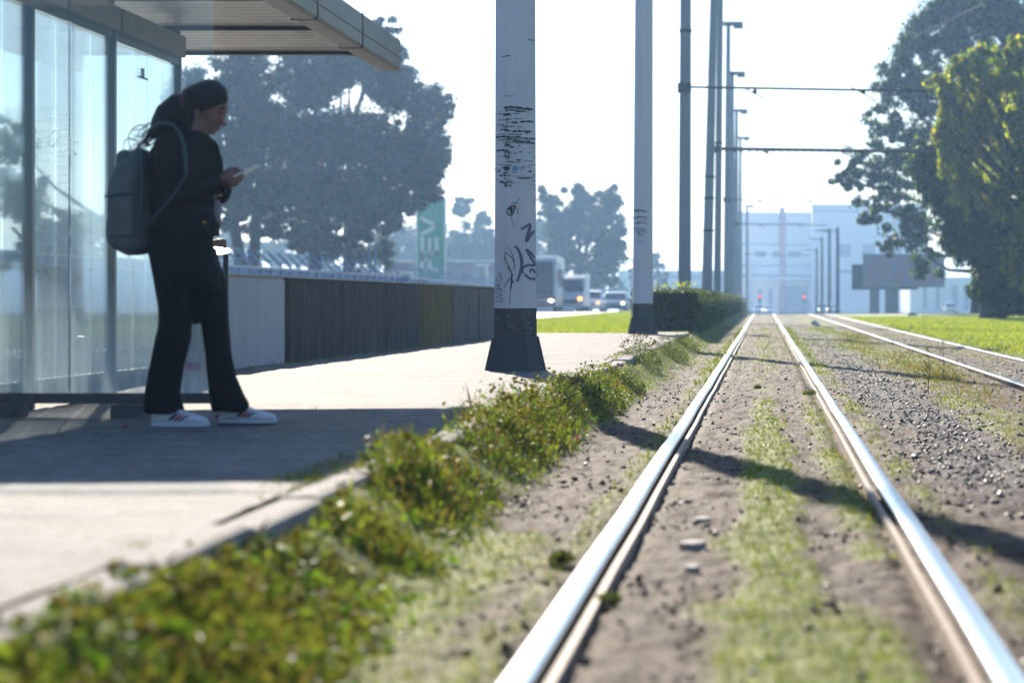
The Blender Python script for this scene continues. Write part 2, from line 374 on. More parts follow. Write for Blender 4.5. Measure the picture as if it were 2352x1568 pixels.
# bed material: soil, moss and stone by the surveyed masks
m, N, L, b = new_mat('track_soil')
tc = N.new('ShaderNodeTexCoord'); n = N.new('ShaderNodeTexNoise'); n.inputs['Scale'].default_value = 14; n.inputs['Detail'].default_value = 8; n.inputs['Roughness'].default_value = .7
L.new(tc.outputs['Object'], n.inputs['Vector'])
r = N.new('ShaderNodeValToRGB'); L.new(n.outputs['Fac'], r.inputs[0]); e = r.color_ramp.elements
e[0].position = .32; e[0].color = (.022, .013, .008, 1); e[1].position = .70; e[1].color = (.150, .088, .050, 1)
r2 = N.new('ShaderNodeValToRGB'); L.new(n.outputs['Fac'], r2.inputs[0]); e = r2.color_ramp.elements
e[0].position = .35; e[0].color = (.07, .095, .010, 1); e[1].position = .60; e[1].color = (.22, .25, .025, 1)
r3 = N.new('ShaderNodeValToRGB'); L.new(n.outputs['Fac'], r3.inputs[0]); e = r3.color_ramp.elements
e[0].position = .4; e[0].color = (.03, .027, .03, 1); e[1].position = .62; e[1].color = (.13, .12, .12, 1)
am = N.new('ShaderNodeAttribute'); am.attribute_name = 'moss'; ag = N.new('ShaderNodeAttribute'); ag.attribute_name = 'stones'
x1 = N.new('ShaderNodeMixRGB'); L.new(ag.outputs['Fac'], x1.inputs[0]); L.new(r.outputs[0], x1.inputs[1]); L.new(r3.outputs[0], x1.inputs[2])
x2 = N.new('ShaderNodeMixRGB'); L.new(am.outputs['Fac'], x2.inputs[0]); L.new(x1.outputs[0], x2.inputs[1]); L.new(r2.outputs[0], x2.inputs[2])
L.new(x2.outputs[0], b.inputs['Base Color']); b.inputs['Roughness'].default_value = .8; b.inputs['Specular IOR Level'].default_value = .2
bu = N.new('ShaderNodeBump'); bu.inputs['Strength'].default_value = .9; bu.inputs['Distance'].default_value = .012
nb = N.new('ShaderNodeTexNoise'); nb.inputs['Scale'].default_value = 60; nb.inputs['Detail'].default_value = 5; L.new(tc.outputs['Object'], nb.inputs['Vector'])
L.new(nb.outputs['Fac'], bu.inputs['Height']); L.new(bu.outputs[0], b.inputs['Normal'])
M['soil'] = m
o = grid_sheet('track_bed', xs, ys, bed_z, M['soil'], {'moss': moss_mask, 'stones': gravel_mask}); tag(o, kind='structure')

def lawn_z(X, Y): return .075+np.clip((X-4.6)/20, 0, 1)*.05+.03*(fbm(X*.7, Y*.4)-.5)+drop(Y)
o = grid_sheet('lawn', np.concatenate([np.linspace(4.25, 14, 50), np.linspace(15, 160, 40)]), np.concatenate([np.linspace(2, 60, 90), np.linspace(62, 420, 60)]), lawn_z, M['lawn']); tag(o, kind='structure')
def plat_z(X, Y):
    und = .020*(fbm(X*.35, Y*1.1, 3)-.5)+.022*(fbm(X*.8+4, Y*3.2, 4)-.5)
    slab = -.010*np.exp(-((Y % 3.1-1.5)/.05)**2)
    return PLAT+und+slab+.004*(fbm(X*25, Y*25, 2)-.5)
o = grid_sheet('platform', np.linspace(-6.6, -1.535, 110), 2.6*np.exp(np.arange(0, 480)*.00592), plat_z, M['asphalt']); tag(o, kind='structure')
mb = MB((0, 0, 0)); mb.box((-6.6, 2.6, -.05), (-1.55, 44.4, .25)); o = mb.build('platform_base', M['concrete']); tag(o, kind='structure')
# kerb: separate stones in one border strip
mb = MB(); y = 2.6; k = 0
while y < 44.4:
    ln = 1.0; dx = random.uniform(-.012, .012); dz = random.uniform(-.020, .002)
    if 17.5 < y < 19.6: dz -= .05; dx += .03
    mb.box((-1.545+dx, y+.006, -.04), (-1.385+dx, y+ln-.008, PLAT+.012+dz), Euler((random.uniform(-.004, .004), random.uniform(-.03, .03), random.uniform(-.008, .008))).to_matrix()); y += ln
o = mb.build('kerb', M['kerb'], bevel=.028); tag(o, kind='structure')
def verge_z(X, Y): return .265+.03*(fbm(X*.8, Y*.5)-.5)+drop(Y)+np.clip((Y-44)/2, 0, 1)*.0
o = grid_sheet('grass_verge', np.linspace(-7.2, -1.45, 24), np.concatenate([np.linspace(44.4, 137, 80), np.linspace(142, 420, 30)]), verge_z, M['lawn']); tag(o, kind='structure')
o = grid_sheet('side_verge', np.linspace(-7.4, -6.55, 4), np.linspace(-10, 44.4, 30), flat(.255), M['lawn']); tag(o, kind='structure')
o = grid_sheet('road', np.linspace(-19, -7.2, 8), np.concatenate([np.linspace(-20, 137, 20), np.linspace(150, 700, 30)]), flat(.17), M['road']); tag(o, kind='structure')
mb = MB()
for yy in range(0, 137, 9): mb.box((-13.2, yy, .171), (-13.05, yy+3, .176))
o = mb.build('road_marking', M['white']); tag(o, kind='structure')
mb = MB(); mb.box((-7.36, -20, .1), (-7.2, 137, .275)); o = mb.build('road_kerb', M['kerb']); tag(o, kind='structure')
o = grid_sheet('pavement', np.linspace(-21.5, -19, 4), np.concatenate([np.linspace(-20, 137, 20), np.linspace(150, 500, 20)]), flat(.28), M['asphalt']); tag(o, kind='structure')
o = grid_sheet('cross_street', np.linspace(-7, 160, 60), np.linspace(139, 175, 6), flat(.14), M['road']); tag(o, kind='structure')
o = grid_sheet('far_field', np.linspace(-200, -21.5, 40), np.linspace(-20, 500, 60), flat(.2), M['lawn']); tag(o, kind='structure')

# rails --------------------------------------------------------------
def rail(X, side, label, group, y0=3.2, y1=142, gap=None):
    root = empty('tram_rail', (X, 0, 0), label, 'rail', group)
    ysr = list(np.concatenate([np.arange(y0, 40, 1.5), np.arange(40, y1+1, 6)]))
    def sweep(prof, wob=0):
        rr = []
        for q in ysr:
            dx = .0025*math.sin(q*.9+X)+.0018*math.sin(q*2.3); 
            rr.append([(p[0]+dx, q, p[1]+float(drop(np.array(q)))) for p in prof])
        mb = MB(); mb.loft(rr); return mb
    h = [(-.036, RT-.010), (-.033, RT-.003), (-.022, RT), (.022, RT), (.033, RT-.003), (.036, RT-.010), (.036, RT-.016), (-.036, RT-.016)]
    sweep(h).build('rail_head', M['steel'], root, True)
    w_ = [(-.034, RT-.017), (.034, RT-.017), (.030, RT-.036), (.012, RT-.045), (.012, -.03), (-.012, -.03), (-.012, RT-.045), (-.030, RT-.036)]
    sweep(w_).build('rail_web', M['rust'], root)
    # low flange lip on the gauge side
    lp = [(side*.050, RT-.034), (side*.072, RT-.033), (side*.074, -.02), (side*.046, -.02)]
    sweep(lp).build('rail_lip', M['rust_pale'], root)
    return root
rail(-.535, 1, 'shiny left rail of the near tram track', 'rails of the near track')
rail(.535, -1, 'shiny right rail of the near tram track', 'rails of the near track')
rail(2.50, 1, 'left rail of the far track at right of the gravel', 'rails of the far track', 6)
rail(3.50, -1, 'duller rail nearest the lawn on the far track', 'rails of the far track', 6)

# small stones and loose gravel (nobody could count it)
def octa(cent, size, name, m, parent=None):
    n = len(cent); d = np.array([(1,0,0),(-1,0,0),(0,1,0),(0,-1,0),(0,0,1),(0,0,-1)], float)
    base = np.array([(0,2,4),(2,1,4),(1,3,4),(3,0,4),(2,0,5),(1,2,5),(3,1,5),(0,3,5)])
    s = size[:, None, None]*(.55+.9*rng.random((n, 6, 1)))
    ang = rng.random(n)*2*PI; R = np.zeros((n, 3, 3)); R[:, 0, 0] = np.cos(ang); R[:, 0, 1] = -np.sin(ang); R[:, 1, 0] = np.sin(ang); R[:, 1, 1] = np.cos(ang); R[:, 2, 2] = .75
    V = np.einsum('nij,kj->nki', R, d)*s+(rng.random((n, 6, 3))-.5)*size[:, None, None]*.7+cent[:, None, :]
    Fc = (base[None]+np.arange(n)[:, None, None]*6).reshape(-1, 3)
    return np_mesh(name, V.reshape(-1, 3), Fc, 3, m, parent)
def scatter(n, x0, x1, y0, y1, mask=None, p=1.0):
    Y = y0*(y1/y0)**rng.random(n); X = x0+(x1-x0)*rng.random(n)
    if mask is not None:
        k = rng.random(n) < mask(X, Y)**p; X, Y = X[k], Y[k]
    return X, Y
X, Y = scatter(70000, -1.35, 3.9, 4, 60, lambda a, c: gravel_mask(a, c)*.9+.02)
k = (np.abs(np.abs(X)-.535) > .06) & (np.abs(X-2.5) > .06) & (np.abs(X-3.5) > .06); X, Y = X[k], Y[k]
o = octa(np.stack([X, Y, bed_z(X, Y)+.004], -1), .006+.012*rng.random(len(X))**2, 'loose_gravel', M['gravel']); tag(o, 'grey loose gravel strewn over the track bed', 'gravel', kind='stuff')
X, Y = scatter(26000, -1.3, 3.9, 4, 45, lambda a, c: np.clip(fbm(a*2+9, c*1.5)*2.2-.6, 0, 1)*(1-moss_mask(a, c)))
k = (np.abs(np.abs(X)-.535) > .07) & (np.abs(X-2.5) > .07) & (np.abs(X-3.5) > .07); X, Y = X[k], Y[k]
o = octa(np.stack([X, Y, bed_z(X, Y)+.003], -1), .004+.014*rng.random(len(X))**2.5, 'soil_clods', M['clod']); tag(o, 'crumbly brown clods of earth on the track bed', 'soil', kind='stuff')
# ---------------------------------------------------------------- plants
def blades(name, X, Y, Z, h, wd, m, lean=.5, parent=None, kind='stuff', label=None, cat='grass'):
    n = len(X); a = rng.random(n)*2*PI; l = lean*rng.random(n)*h; b = rng.random(n)*2*PI
    base = np.stack([X, Y, Z-.004], -1); wv = np.stack([np.cos(a), np.sin(a), 0*a], -1)*(wd/2)[:, None]
    mid = base+np.stack([np.cos(b)*l*.35, np.sin(b)*l*.35, h*.6], -1); tip = base+np.stack([np.cos(b)*l, np.sin(b)*l, h], -1)
    V = np.stack([base-wv, base+wv, mid+wv*.7, tip, mid-wv*.7], 1).reshape(-1, 3)
    Fc = (np.arange(5)[None]+np.arange(n)[:, None]*5)
    o = np_mesh(name, V, Fc, 5, m, parent)
    if label: tag(o, label, cat, kind=kind)
    return o
def leaves(name, C, size, m, parent=None, aspect=.6, up=0.0, hang=False, nrm=None):
    """leaf-sized bent quads with random facing"""
    n = len(C); q = rng.normal(size=(n, 3)); q[:, 2] += up
    if nrm is not None: q = q*.55+nrm*1.1
    q /= np.linalg.norm(q, axis=1)[:, None]
    t = rng.normal(size=(n, 3))
    if hang: t = np.stack([.25*rng.normal(size=n), .25*rng.normal(size=n), -np.ones(n)], -1)
    t -= q*(t*q).sum(1)[:, None]; t /= np.linalg.norm(t, axis=1)[:, None]+1e-9; s = np.cross(q, t)
    L_ = size[:, None]; W = L_*aspect
    V = np.stack([C-t*L_/2, C+s*W/2+q*L_*.08, C+t*L_/2, C-s*W/2+q*L_*.08], 1).reshape(-1, 3)
    Fc = np.arange(n*4).reshape(n, 4)
    return np_mesh(name, V, Fc, 4, m, parent)
def not_rail(X): return (np.abs(np.abs(X)-.535) > .05) & (np.abs(X-2.5) > .05) & (np.abs(X-3.5) > .05)
X, Y = scatter(150000, -1.4, 4.4, 4, 75, moss_mask, 1.3); k = not_rail(X); X, Y = X[k], Y[k]
blades('grass', X, Y, bed_z(X, Y), .010+.03*rng.random(len(X))**2*(1+np.exp(-((np.abs(X)-.62)/.1)**2)), .003+.00035*Y, M['grass'], .9, label='short grass and moss growing between the rails')
X, Y = scatter(26000, 1.4, 2.35, 7, 60, lambda a, c: np.clip(fbm(a*2, c*.5)*2-.75, 0, 1)*np.exp(-((a-1.9)/.4)**2))
blades('dry_grass', X, Y, bed_z(X, Y), .02+.09*rng.random(len(X))**2.5, .002+.00018*Y, M['dry'], .9, label='brown dry weeds between the two tracks')
X, Y = scatter(120000, 3.75, 15, 9, 110, lambda a, c: np.clip((a-3.7)/.5, 0, 1))
blades('lawn_grass', X, Y, np.where(X > 4.25, lawn_z(X, Y), bed_z(X, Y)), .03+.05*rng.random(len(X)), .006+.0006*Y, M['lawngrass'], .8, label='sunlit green lawn grass beside the far track')
X, Y = scatter(26000, -7, -2.6, 44.5, 120)
blades('verge_grass', X, Y, verge_z(X, Y), .03+.05*rng.random(len(X)), .03+.0004*Y, M['lawngrass'], .8, label='green verge grass between the platform and the road')
# grass in the cracks and edges of the platform
X1, Y1 = scatter(9000, -4.9, -1.6, 9, 42, lambda a, c: (np.abs((c+.25*np.sin(a*2)) % 3.1-1.5) < .09)*np.clip(fbm(a*3, c*.7)*3-1.55, 0, 1))
X2, Y2 = scatter(9000, -1.68, -1.5, 6, 43, lambda a, c: np.clip(fbm(a*2, c*1.2)*3-1.65, 0, 1))
yy = 14*(43/14)**rng.random(5000); X3 = -4.69+(yy-23.7)*.0205+.03+np.abs(rng.normal(size=5000))*.10; k = rng.random(5000) < np.clip(fbm(X3, yy*1.1)*3.2-1.4, 0, 1)
X = np.concatenate([X1, X2, X3[k]]); Y = np.concatenate([Y1, Y2, yy[k]])
blades('crack_grass', X, Y, plat_z(X, Y), .008+.03*rng.random(len(X))**2, .004+.0002*Y, M['grass'], 1.0, label='tufts of grass growing in the platform cracks')

# weeds along the kerb: a continuous belt nobody could count
def weed_h(Y):
    return .035+.13*np.clip(fbm(Y*0+3, Y*1.3, 3)*2.4-.85, 0, 1)+.13*np.exp(-((Y-13.2)/1.2)**2)
n = 50000; Yw = 3.3*(22/3.3)**rng.random(n); Yw = Yw[rng.random(n) < np.clip(2.6*fbm(Yw*1.7, Yw*0+8, 3)-.75, 0.05, 1)]
n = len(Yw); u = rng.random(n)**.8; near = np.clip((9-Yw)/4, 0, 1)
Xw = -1.42+.06*rng.normal(size=n)+u*(.28+.14*near)
hh = weed_h(Yw)*(1-u*.75)*(1-.72*near)
hh = hh*(.55+.9*fbm(Xw*9, Yw*4, 2)); Zw = bed_z(Xw, Yw)+hh*rng.random(n)**.7*1.25
leaves('kerb_weeds', np.stack([Xw, Yw, Zw], -1), (.010+.034*rng.random(n)**2)*(1+.5*np.clip((9-Yw)/4, 0, 1)), M['weed'], None, .5, .3)
o = bpy.data.objects['kerb_weeds']; tag(o, 'dense green weeds spilling over the platform kerb', 'weeds', kind='stuff')
k = rng.random(n) < np.clip(fbm(Xw*1.5, Yw*1.1+40, 3)*2.6-.95, .03, .6)
blades('kerb_grass', Xw[k], Yw[k], bed_z(Xw[k], Yw[k]), np.minimum(hh[k]*.95+.03, .16+.06*rng.random(k.sum())), .003+.006*rng.random(k.sum())**2, M['weedgrass'], .9, label='long grass stems growing among the kerb weeds')
k = rng.random(n) < .05
blades('dry_stalks', Xw[k], Yw[k], bed_z(Xw[k], Yw[k]), np.minimum(hh[k]*1.2+.05, .24), .002+.003*rng.random(k.sum()), M['dry'], .9, label='dead brown stalks tangled in the kerb weeds')
# yellow flower heads in the belt
k = np.where((rng.random(n) < .014+.085*np.exp(-((Yw-13.2)/1.6)**2)) & (u < .75))[0]
cf = np.stack([Xw[k], Yw[k], bed_z(Xw[k], Yw[k])+weed_h(Yw[k])*(1-.72*near[k])*(1.2-u[k]*.7)+.03*rng.random(len(k))], -1)
o = octa(cf, .009+.007*rng.random(len(k)), 'yellow_flowers', M['flower']); tag(o, 'tiny yellow flowers dotted over the kerb weeds', 'flowers', kind='stuff')
# separate flowering clumps further along the kerb
def weed_clump(loc, r, h, nl, nf, label, seedv, mm='weed', grp='weed clumps along the kerb'):
    root = empty('weed_clump', loc, label, 'weeds', grp)
    n = nl; a = rng.random(n)*2*PI; rr = r*np.sqrt(rng.random(n)); zz = h*rng.random(n)**.75*(1-.6*(rr/r)**2)
    leaves('foliage', np.stack([np.cos(a)*rr, np.sin(a)*rr*1.6, zz], -1), .012+.02*rng.random(n), M[mm], root, .4, .3)
    mb = MB()
    for i in range(14):
        a0 = random.random()*2*PI; q = r*random.random(); tp = Vector((math.cos(a0)*q*1.1, math.sin(a0)*q*1.5, h*random.uniform(.8, 1.2)))
        mb.tube([(math.cos(a0)*q*.4, math.sin(a0)*q*.4, 0), tp*.6, tp], [.003, .0025, .0015], 4)
    mb.build('stem', M['weed'], root)['kind'] = 'stuff'
    if nf:
        a = rng.random(nf)*2*PI; rr = r*1.05*np.sqrt(rng.random(nf))
        octa(np.stack([np.cos(a)*rr, np.sin(a)*rr*1.5, h*(1.12-.5*(rr/r)**2)+.05*rng.random(nf)], -1), .010+.006*rng.random(nf), 'flower', M['flower'], root)['kind'] = 'stuff'
    return root
weed_clump((-1.33, 15.6, .05), .17, .34, 2600, 10, 'tall spiky green weeds just before the kerb step', 1)
weed_clump((-1.22, 17.9, .04), .2, .24, 2600, 0, 'leafy dark green weeds at the break in the kerb', 2)
weed_clump((-1.27, 21.5, .04), .22, .24, 2600, 14, 'low weeds with pale stems beyond the kerb break', 2)
weed_clump((-1.36, 26.5, .05), .25, .40, 3400, 90, 'tallest clump of yellow flowers at the far kerb', 3)
weed_clump((-1.25, 31.5, .05), .28, .30, 3000, 60, 'yellow flowering clump in front of the hedge foot', 4)
weed_clump((-1.30, 37.5, .05), .3, .32, 2400, 20, 'last clump of weeds at the platform end', 4)
for (x, y, h_, lab) in ((1290, 1285, .035, 'small round green tuft on bare soil left of the rail'), (1860, 905, .05, 'dark green tuft against the inside of the right rail'),
                        (1740, 890, .03, 'tiny dark seedling in the middle of the track'), (1395, 1380, .03, 'yellowish tuft beside the left rail lip')):
    s_ = .86/(y-687); weed_clump(((x-1755)*s_, F*s_, .035), h_*1.3, h_, 260, 0, lab, 5, 'weed', 'small tufts on the track')
weed_clump((3.0, 22.5, .03), .16, .09, 500, 0, 'bright green tuft between the far rails', 6, 'weed', 'small tufts on the track')
# lone twiggy stems on the right
def twig(x, y, top, s_, label, red=False):
    loc = Vector(((x-1755)*s_, F*s_, .03)); root = empty('wild_stem', loc, label, 'plant', 'lone stems between the tracks')
    H = (y-top)*s_; mb = MB(); mb.tube([(0, 0, 0), (.01, 0, H*.5), (-.01, 0, H)], [.004, .003, .0015], 5)
    pts = []
    for i in range(9):
        z = H*random.uniform(.25, .95); a = random.choice((-1, 1))*random.uniform(.5, 1); l = H*.28*(1.1-z/H)
        mb.tube([(0, 0, z), (a*l, random.uniform(-.5, .5)*l, z+l*.9)], [.002, .001], 4)
        for q in range(12 if not red else 3): t = random.random(); pts.append((a*l*t+random.gauss(0, .01), random.gauss(0, .012), z+l*.9*t+random.gauss(0, .01)))
    mb.build('stem', M['bark'], root)
    leaves('foliage', np.array(pts), .012+.014*rng.random(len(pts)), M['weed'], root, .5)
twig(2132, 905, 795, .0040, 'leafy wild stem standing among the stones')
twig(2166, 870, 763, .0044, 'bare thin stem rising in front of the far rail', True)
# poppy and fallen leaves
def petal(loc, r, m, name, label, cat):
    mb = MB(loc); c = Vector(loc); n = 7
    for i in range(4):
        a = i*PI/2+.4; u_ = Vector((math.cos(a), math.sin(a), 0)); v_ = Vector((-math.sin(a), math.cos(a), 0))
        mb.add([c, c+u_*r*.7+v_*r*.5+Vector((0, 0, r*.3)), c+u_*r*1.1+Vector((0, 0, r*.6)), c+u_*r*.7-v_*r*.5+Vector((0, 0, r*.3))], [(0, 1, 2, 3)])
    tag(mb.build(name, m), label, cat)
petal(P(1326, 1005, .00238), .018, M['poppy'], 'poppy', 'single red poppy among the yellow flowered weeds', 'flower')
petal((P(2128, 905, .0040).x, 22.2, .05), .035, M['leafred'], 'fallen_leaf', 'red fallen leaf at the foot of the wild stem', 'leaf')
petal((P(285, 992, .00205).x, 11.4, PLAT+.01), .022, M['leafred'], 'fallen_leaf', 'brown fallen leaf on the platform shade near the block', 'leaf')
# pale broken slabs and the bit of litter on the track
for (x, y, w_, lab) in ((1612, 1190, .04, 'farthest pale flat stone in the row inside the left rail'), (1592, 1245, .05, 'brightest pale stone in the middle of the row inside the rail'), (1590, 1300, .035, 'nearest pale flat stone in the row inside the left rail')):
    s_ = .855/(y-687); c = Vector(((x-1755)*s_, F*s_, .045)); mb = MB(c)
    pl = [(c.x+w_*math.cos(a)*random.uniform(.7, 1), c.y+w_*1.6*math.sin(a)*random.uniform(.8, 1.1)) for a in np.linspace(0, 2*PI, 9)[:-1]]
    mb.prism(pl, 'z', c.z-.03, c.z+.004); tag(mb.build('flat_stone', M['stone'], bevel=.004), lab, 'stone', 'pale stones inside the left rail')
c = Vector((P(1871, 745, .0143).x, F*.0143, .06)); mb = MB(c); mb.ell(c+Vector((0, 0, .06)), (.12, .05, .09), 10, 6); mb.ell(c+Vector((.1, 0, .0)), (.1, .05, .06), 10, 6)
tag(remesh('litter', mb, .02, M['paper'], None, 3), 'crumpled white litter beside the right rail far away', 'litter')
mb = MB((0, 0, 0)); c = P(2097, 726, .0215); c.z = .11
mb = MB(c); mb.ell(c, (.28, .2, .09), 12, 6); mb.ell(c+Vector((-.1, 0, .05)), (.12, .12, .08), 10, 6)
tag(remesh('stone', mb, .03, M['concrete'], None, 2), 'dark lump lying on the sunlit lawn', 'stone')

# ---------------------------------------------------------------- trees
def tree(name, base, height, blobs, m, nleaf, lsize, label, cat='tree', group=None, trunk_r=.3, trunks=None, hang=0, density=1.0):
    """blobs: list of (dx, dy, z, rx, ry, rz) lobes of the crown, local to base"""
    root = empty(name, base, label, cat, group)
    mb = MB(); ctr = Vector((0, 0, 0))
    for b in blobs: ctr += Vector((b[0], b[1], b[2]))
    ctr /= len(blobs)
    stems = trunks or [(0, 0)]
    fork = [Vector((t[0]*1.2, 0, height*.33)) for t in stems]
    for t, fk in zip(stems, fork):
        mb.tube([(t[0]*.2, 0, -.2), (t[0]*.5+.05, 0, height*.12), fk, (fk.x*1.5, .3, height*.62), (fk.x*1.8, .2, height*.85)], [trunk_r*1.25, trunk_r, trunk_r*.75, trunk_r*.42, trunk_r*.15], 10)
    for b in blobs:
        fk = min(fork, key=lambda q: abs(q.x-b[0])); e = Vector((b[0], b[1], b[2]+b[5]*.2)); st = Vector((fk.x, 0, min(fk.z, b[2]*.8)))
        md = (st+e)/2+Vector((random.uniform(-.4, .4), random.uniform(-.4, .4), -.3))
        mb.tube([st, md, e], [trunk_r*.42, trunk_r*.26, trunk_r*.08], 7)
        for q in range(4):
            d = Vector((random.gauss(0, 1), random.gauss(0, 1), random.gauss(.2, .8))).normalized(); t2 = Vector((e.x+d.x*b[3]*.8, e.y+d.y*b[4]*.8, e.z+d.z*b[5]*.8))
            mb.tube([md.lerp(e, .6), (md.lerp(e, .6)+t2)/2+Vector((0, 0, .15)), t2], [trunk_r*.14, trunk_r*.09, .02], 5)
    mb.build('trunk', M['bark'], root, True)
    vol = np.array([b[3]*b[4]*b[5] for b in blobs])**(2/3); cnt = (nleaf*density*vol/vol.sum()).astype(int); C = []; NN = []
    for b, c in zip(blobs, cnt):
        # leaves gather on twig-ends: sub clumps inside each lobe, mostly near its outside
        ns = max(10, int(c/75)); d = rng.normal(size=(ns, 3)); d /= np.linalg.norm(d, axis=1)[:, None]
        r = (.15+.85*rng.random(ns)**.6)[:, None]; sub = d*r*np.array(b[3:6])+np.array(b[0:3]); dn = d
        sr = (.15+.20*rng.random(ns))*min(b[3], b[5])
        w_ = rng.integers(0, ns, c); p = rng.normal(size=(c, 3))*.55
        q = sub[w_]+p*sr[w_][:, None]*np.array([1, 1, .75])
        if hang:
            L_ = rng.random(c)*hang*1.7*(rng.random(ns)**1.6)[w_]; q[:, 2] -= L_
        C.append(q); nn = (p/.55*.8+dn[w_]*.6+np.array([0, 0, .4]))*(.4 if hang > .6 else 1); NN.append(nn)
    C = np.concatenate(C); NN = np.concatenate(NN); k = C[:, 2] > .15; C = C[k]; NN = NN[k]
    leaves('crown', C, lsize*(.6+.8*rng.random(len(C))), m, root, .55, 0, hang > 0, NN)
    return root
def px_blobs(bx, s_, lst, basez, ry=None):
    """lobes measured as (column, row, half width, half height)"""
    out = []
    for (x, y, rx, rz) in lst:
        out.append(((x-bx)*s_, random.uniform(-.25, .25)*rx*s_, CZ-(y-687)*s_-basez, rx*s_, (ry or rx*s_*.9), rz*s_))
    return out
# left: three big trees behind the blue wall
S1 = .0218; zb = .2
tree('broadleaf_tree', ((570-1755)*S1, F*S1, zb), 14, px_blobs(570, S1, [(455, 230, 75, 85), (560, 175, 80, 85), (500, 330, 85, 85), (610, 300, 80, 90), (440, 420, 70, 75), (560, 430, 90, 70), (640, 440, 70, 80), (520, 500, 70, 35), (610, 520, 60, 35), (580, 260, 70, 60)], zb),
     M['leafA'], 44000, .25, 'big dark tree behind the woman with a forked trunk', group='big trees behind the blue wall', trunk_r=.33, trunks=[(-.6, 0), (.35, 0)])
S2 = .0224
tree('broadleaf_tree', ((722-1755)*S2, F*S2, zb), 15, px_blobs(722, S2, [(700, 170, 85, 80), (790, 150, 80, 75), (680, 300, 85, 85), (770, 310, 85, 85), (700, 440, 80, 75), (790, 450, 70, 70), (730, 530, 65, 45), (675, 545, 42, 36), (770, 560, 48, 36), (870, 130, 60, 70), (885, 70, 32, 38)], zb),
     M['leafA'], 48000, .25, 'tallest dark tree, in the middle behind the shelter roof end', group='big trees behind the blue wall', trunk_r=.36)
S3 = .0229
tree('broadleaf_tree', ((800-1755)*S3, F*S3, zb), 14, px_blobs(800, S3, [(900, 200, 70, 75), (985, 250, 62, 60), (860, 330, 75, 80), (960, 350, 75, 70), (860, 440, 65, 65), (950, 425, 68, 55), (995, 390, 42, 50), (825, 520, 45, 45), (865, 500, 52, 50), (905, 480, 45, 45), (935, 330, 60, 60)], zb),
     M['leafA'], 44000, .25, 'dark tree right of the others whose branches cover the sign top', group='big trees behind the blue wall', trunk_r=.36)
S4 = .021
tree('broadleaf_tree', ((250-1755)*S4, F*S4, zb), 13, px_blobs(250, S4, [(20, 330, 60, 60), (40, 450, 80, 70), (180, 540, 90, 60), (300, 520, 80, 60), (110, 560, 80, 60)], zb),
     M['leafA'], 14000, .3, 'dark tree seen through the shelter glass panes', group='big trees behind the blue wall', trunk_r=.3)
tree('bush', ((850-1755)*.0236, F*.0236, zb), 3, px_blobs(850, .0236, [(820, 590, 45, 32), (870, 585, 38, 38)], zb, 1.2), M['leafFar'], 3500, .22, 'rounded bush lit yellow under the third dark tree', 'bush', None, .08)
# hazy trees further away
zf = -.5
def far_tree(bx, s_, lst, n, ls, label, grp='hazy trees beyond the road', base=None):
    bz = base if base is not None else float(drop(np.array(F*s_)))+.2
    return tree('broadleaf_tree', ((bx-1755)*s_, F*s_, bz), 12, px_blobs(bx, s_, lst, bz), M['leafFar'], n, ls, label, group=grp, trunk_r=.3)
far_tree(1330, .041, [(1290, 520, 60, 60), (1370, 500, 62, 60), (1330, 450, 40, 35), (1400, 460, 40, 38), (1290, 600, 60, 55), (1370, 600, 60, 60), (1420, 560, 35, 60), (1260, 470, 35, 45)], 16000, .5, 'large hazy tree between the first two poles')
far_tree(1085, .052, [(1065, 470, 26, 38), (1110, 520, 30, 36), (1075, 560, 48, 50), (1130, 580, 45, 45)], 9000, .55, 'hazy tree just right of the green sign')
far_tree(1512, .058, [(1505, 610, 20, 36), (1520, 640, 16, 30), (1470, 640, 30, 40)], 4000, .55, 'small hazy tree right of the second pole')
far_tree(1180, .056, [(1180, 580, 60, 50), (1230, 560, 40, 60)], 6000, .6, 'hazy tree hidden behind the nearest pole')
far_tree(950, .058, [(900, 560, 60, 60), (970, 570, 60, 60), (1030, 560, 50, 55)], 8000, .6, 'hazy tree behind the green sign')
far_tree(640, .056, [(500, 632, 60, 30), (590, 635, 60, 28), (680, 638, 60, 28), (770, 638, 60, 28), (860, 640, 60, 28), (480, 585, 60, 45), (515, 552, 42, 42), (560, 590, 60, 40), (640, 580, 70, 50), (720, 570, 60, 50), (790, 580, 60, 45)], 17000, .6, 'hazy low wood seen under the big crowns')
far_tree(1380, .062, [(1400, 660, 60, 28), (1340, 665, 60, 26)], 4000, .6, 'hazy low trees behind the parked cars')
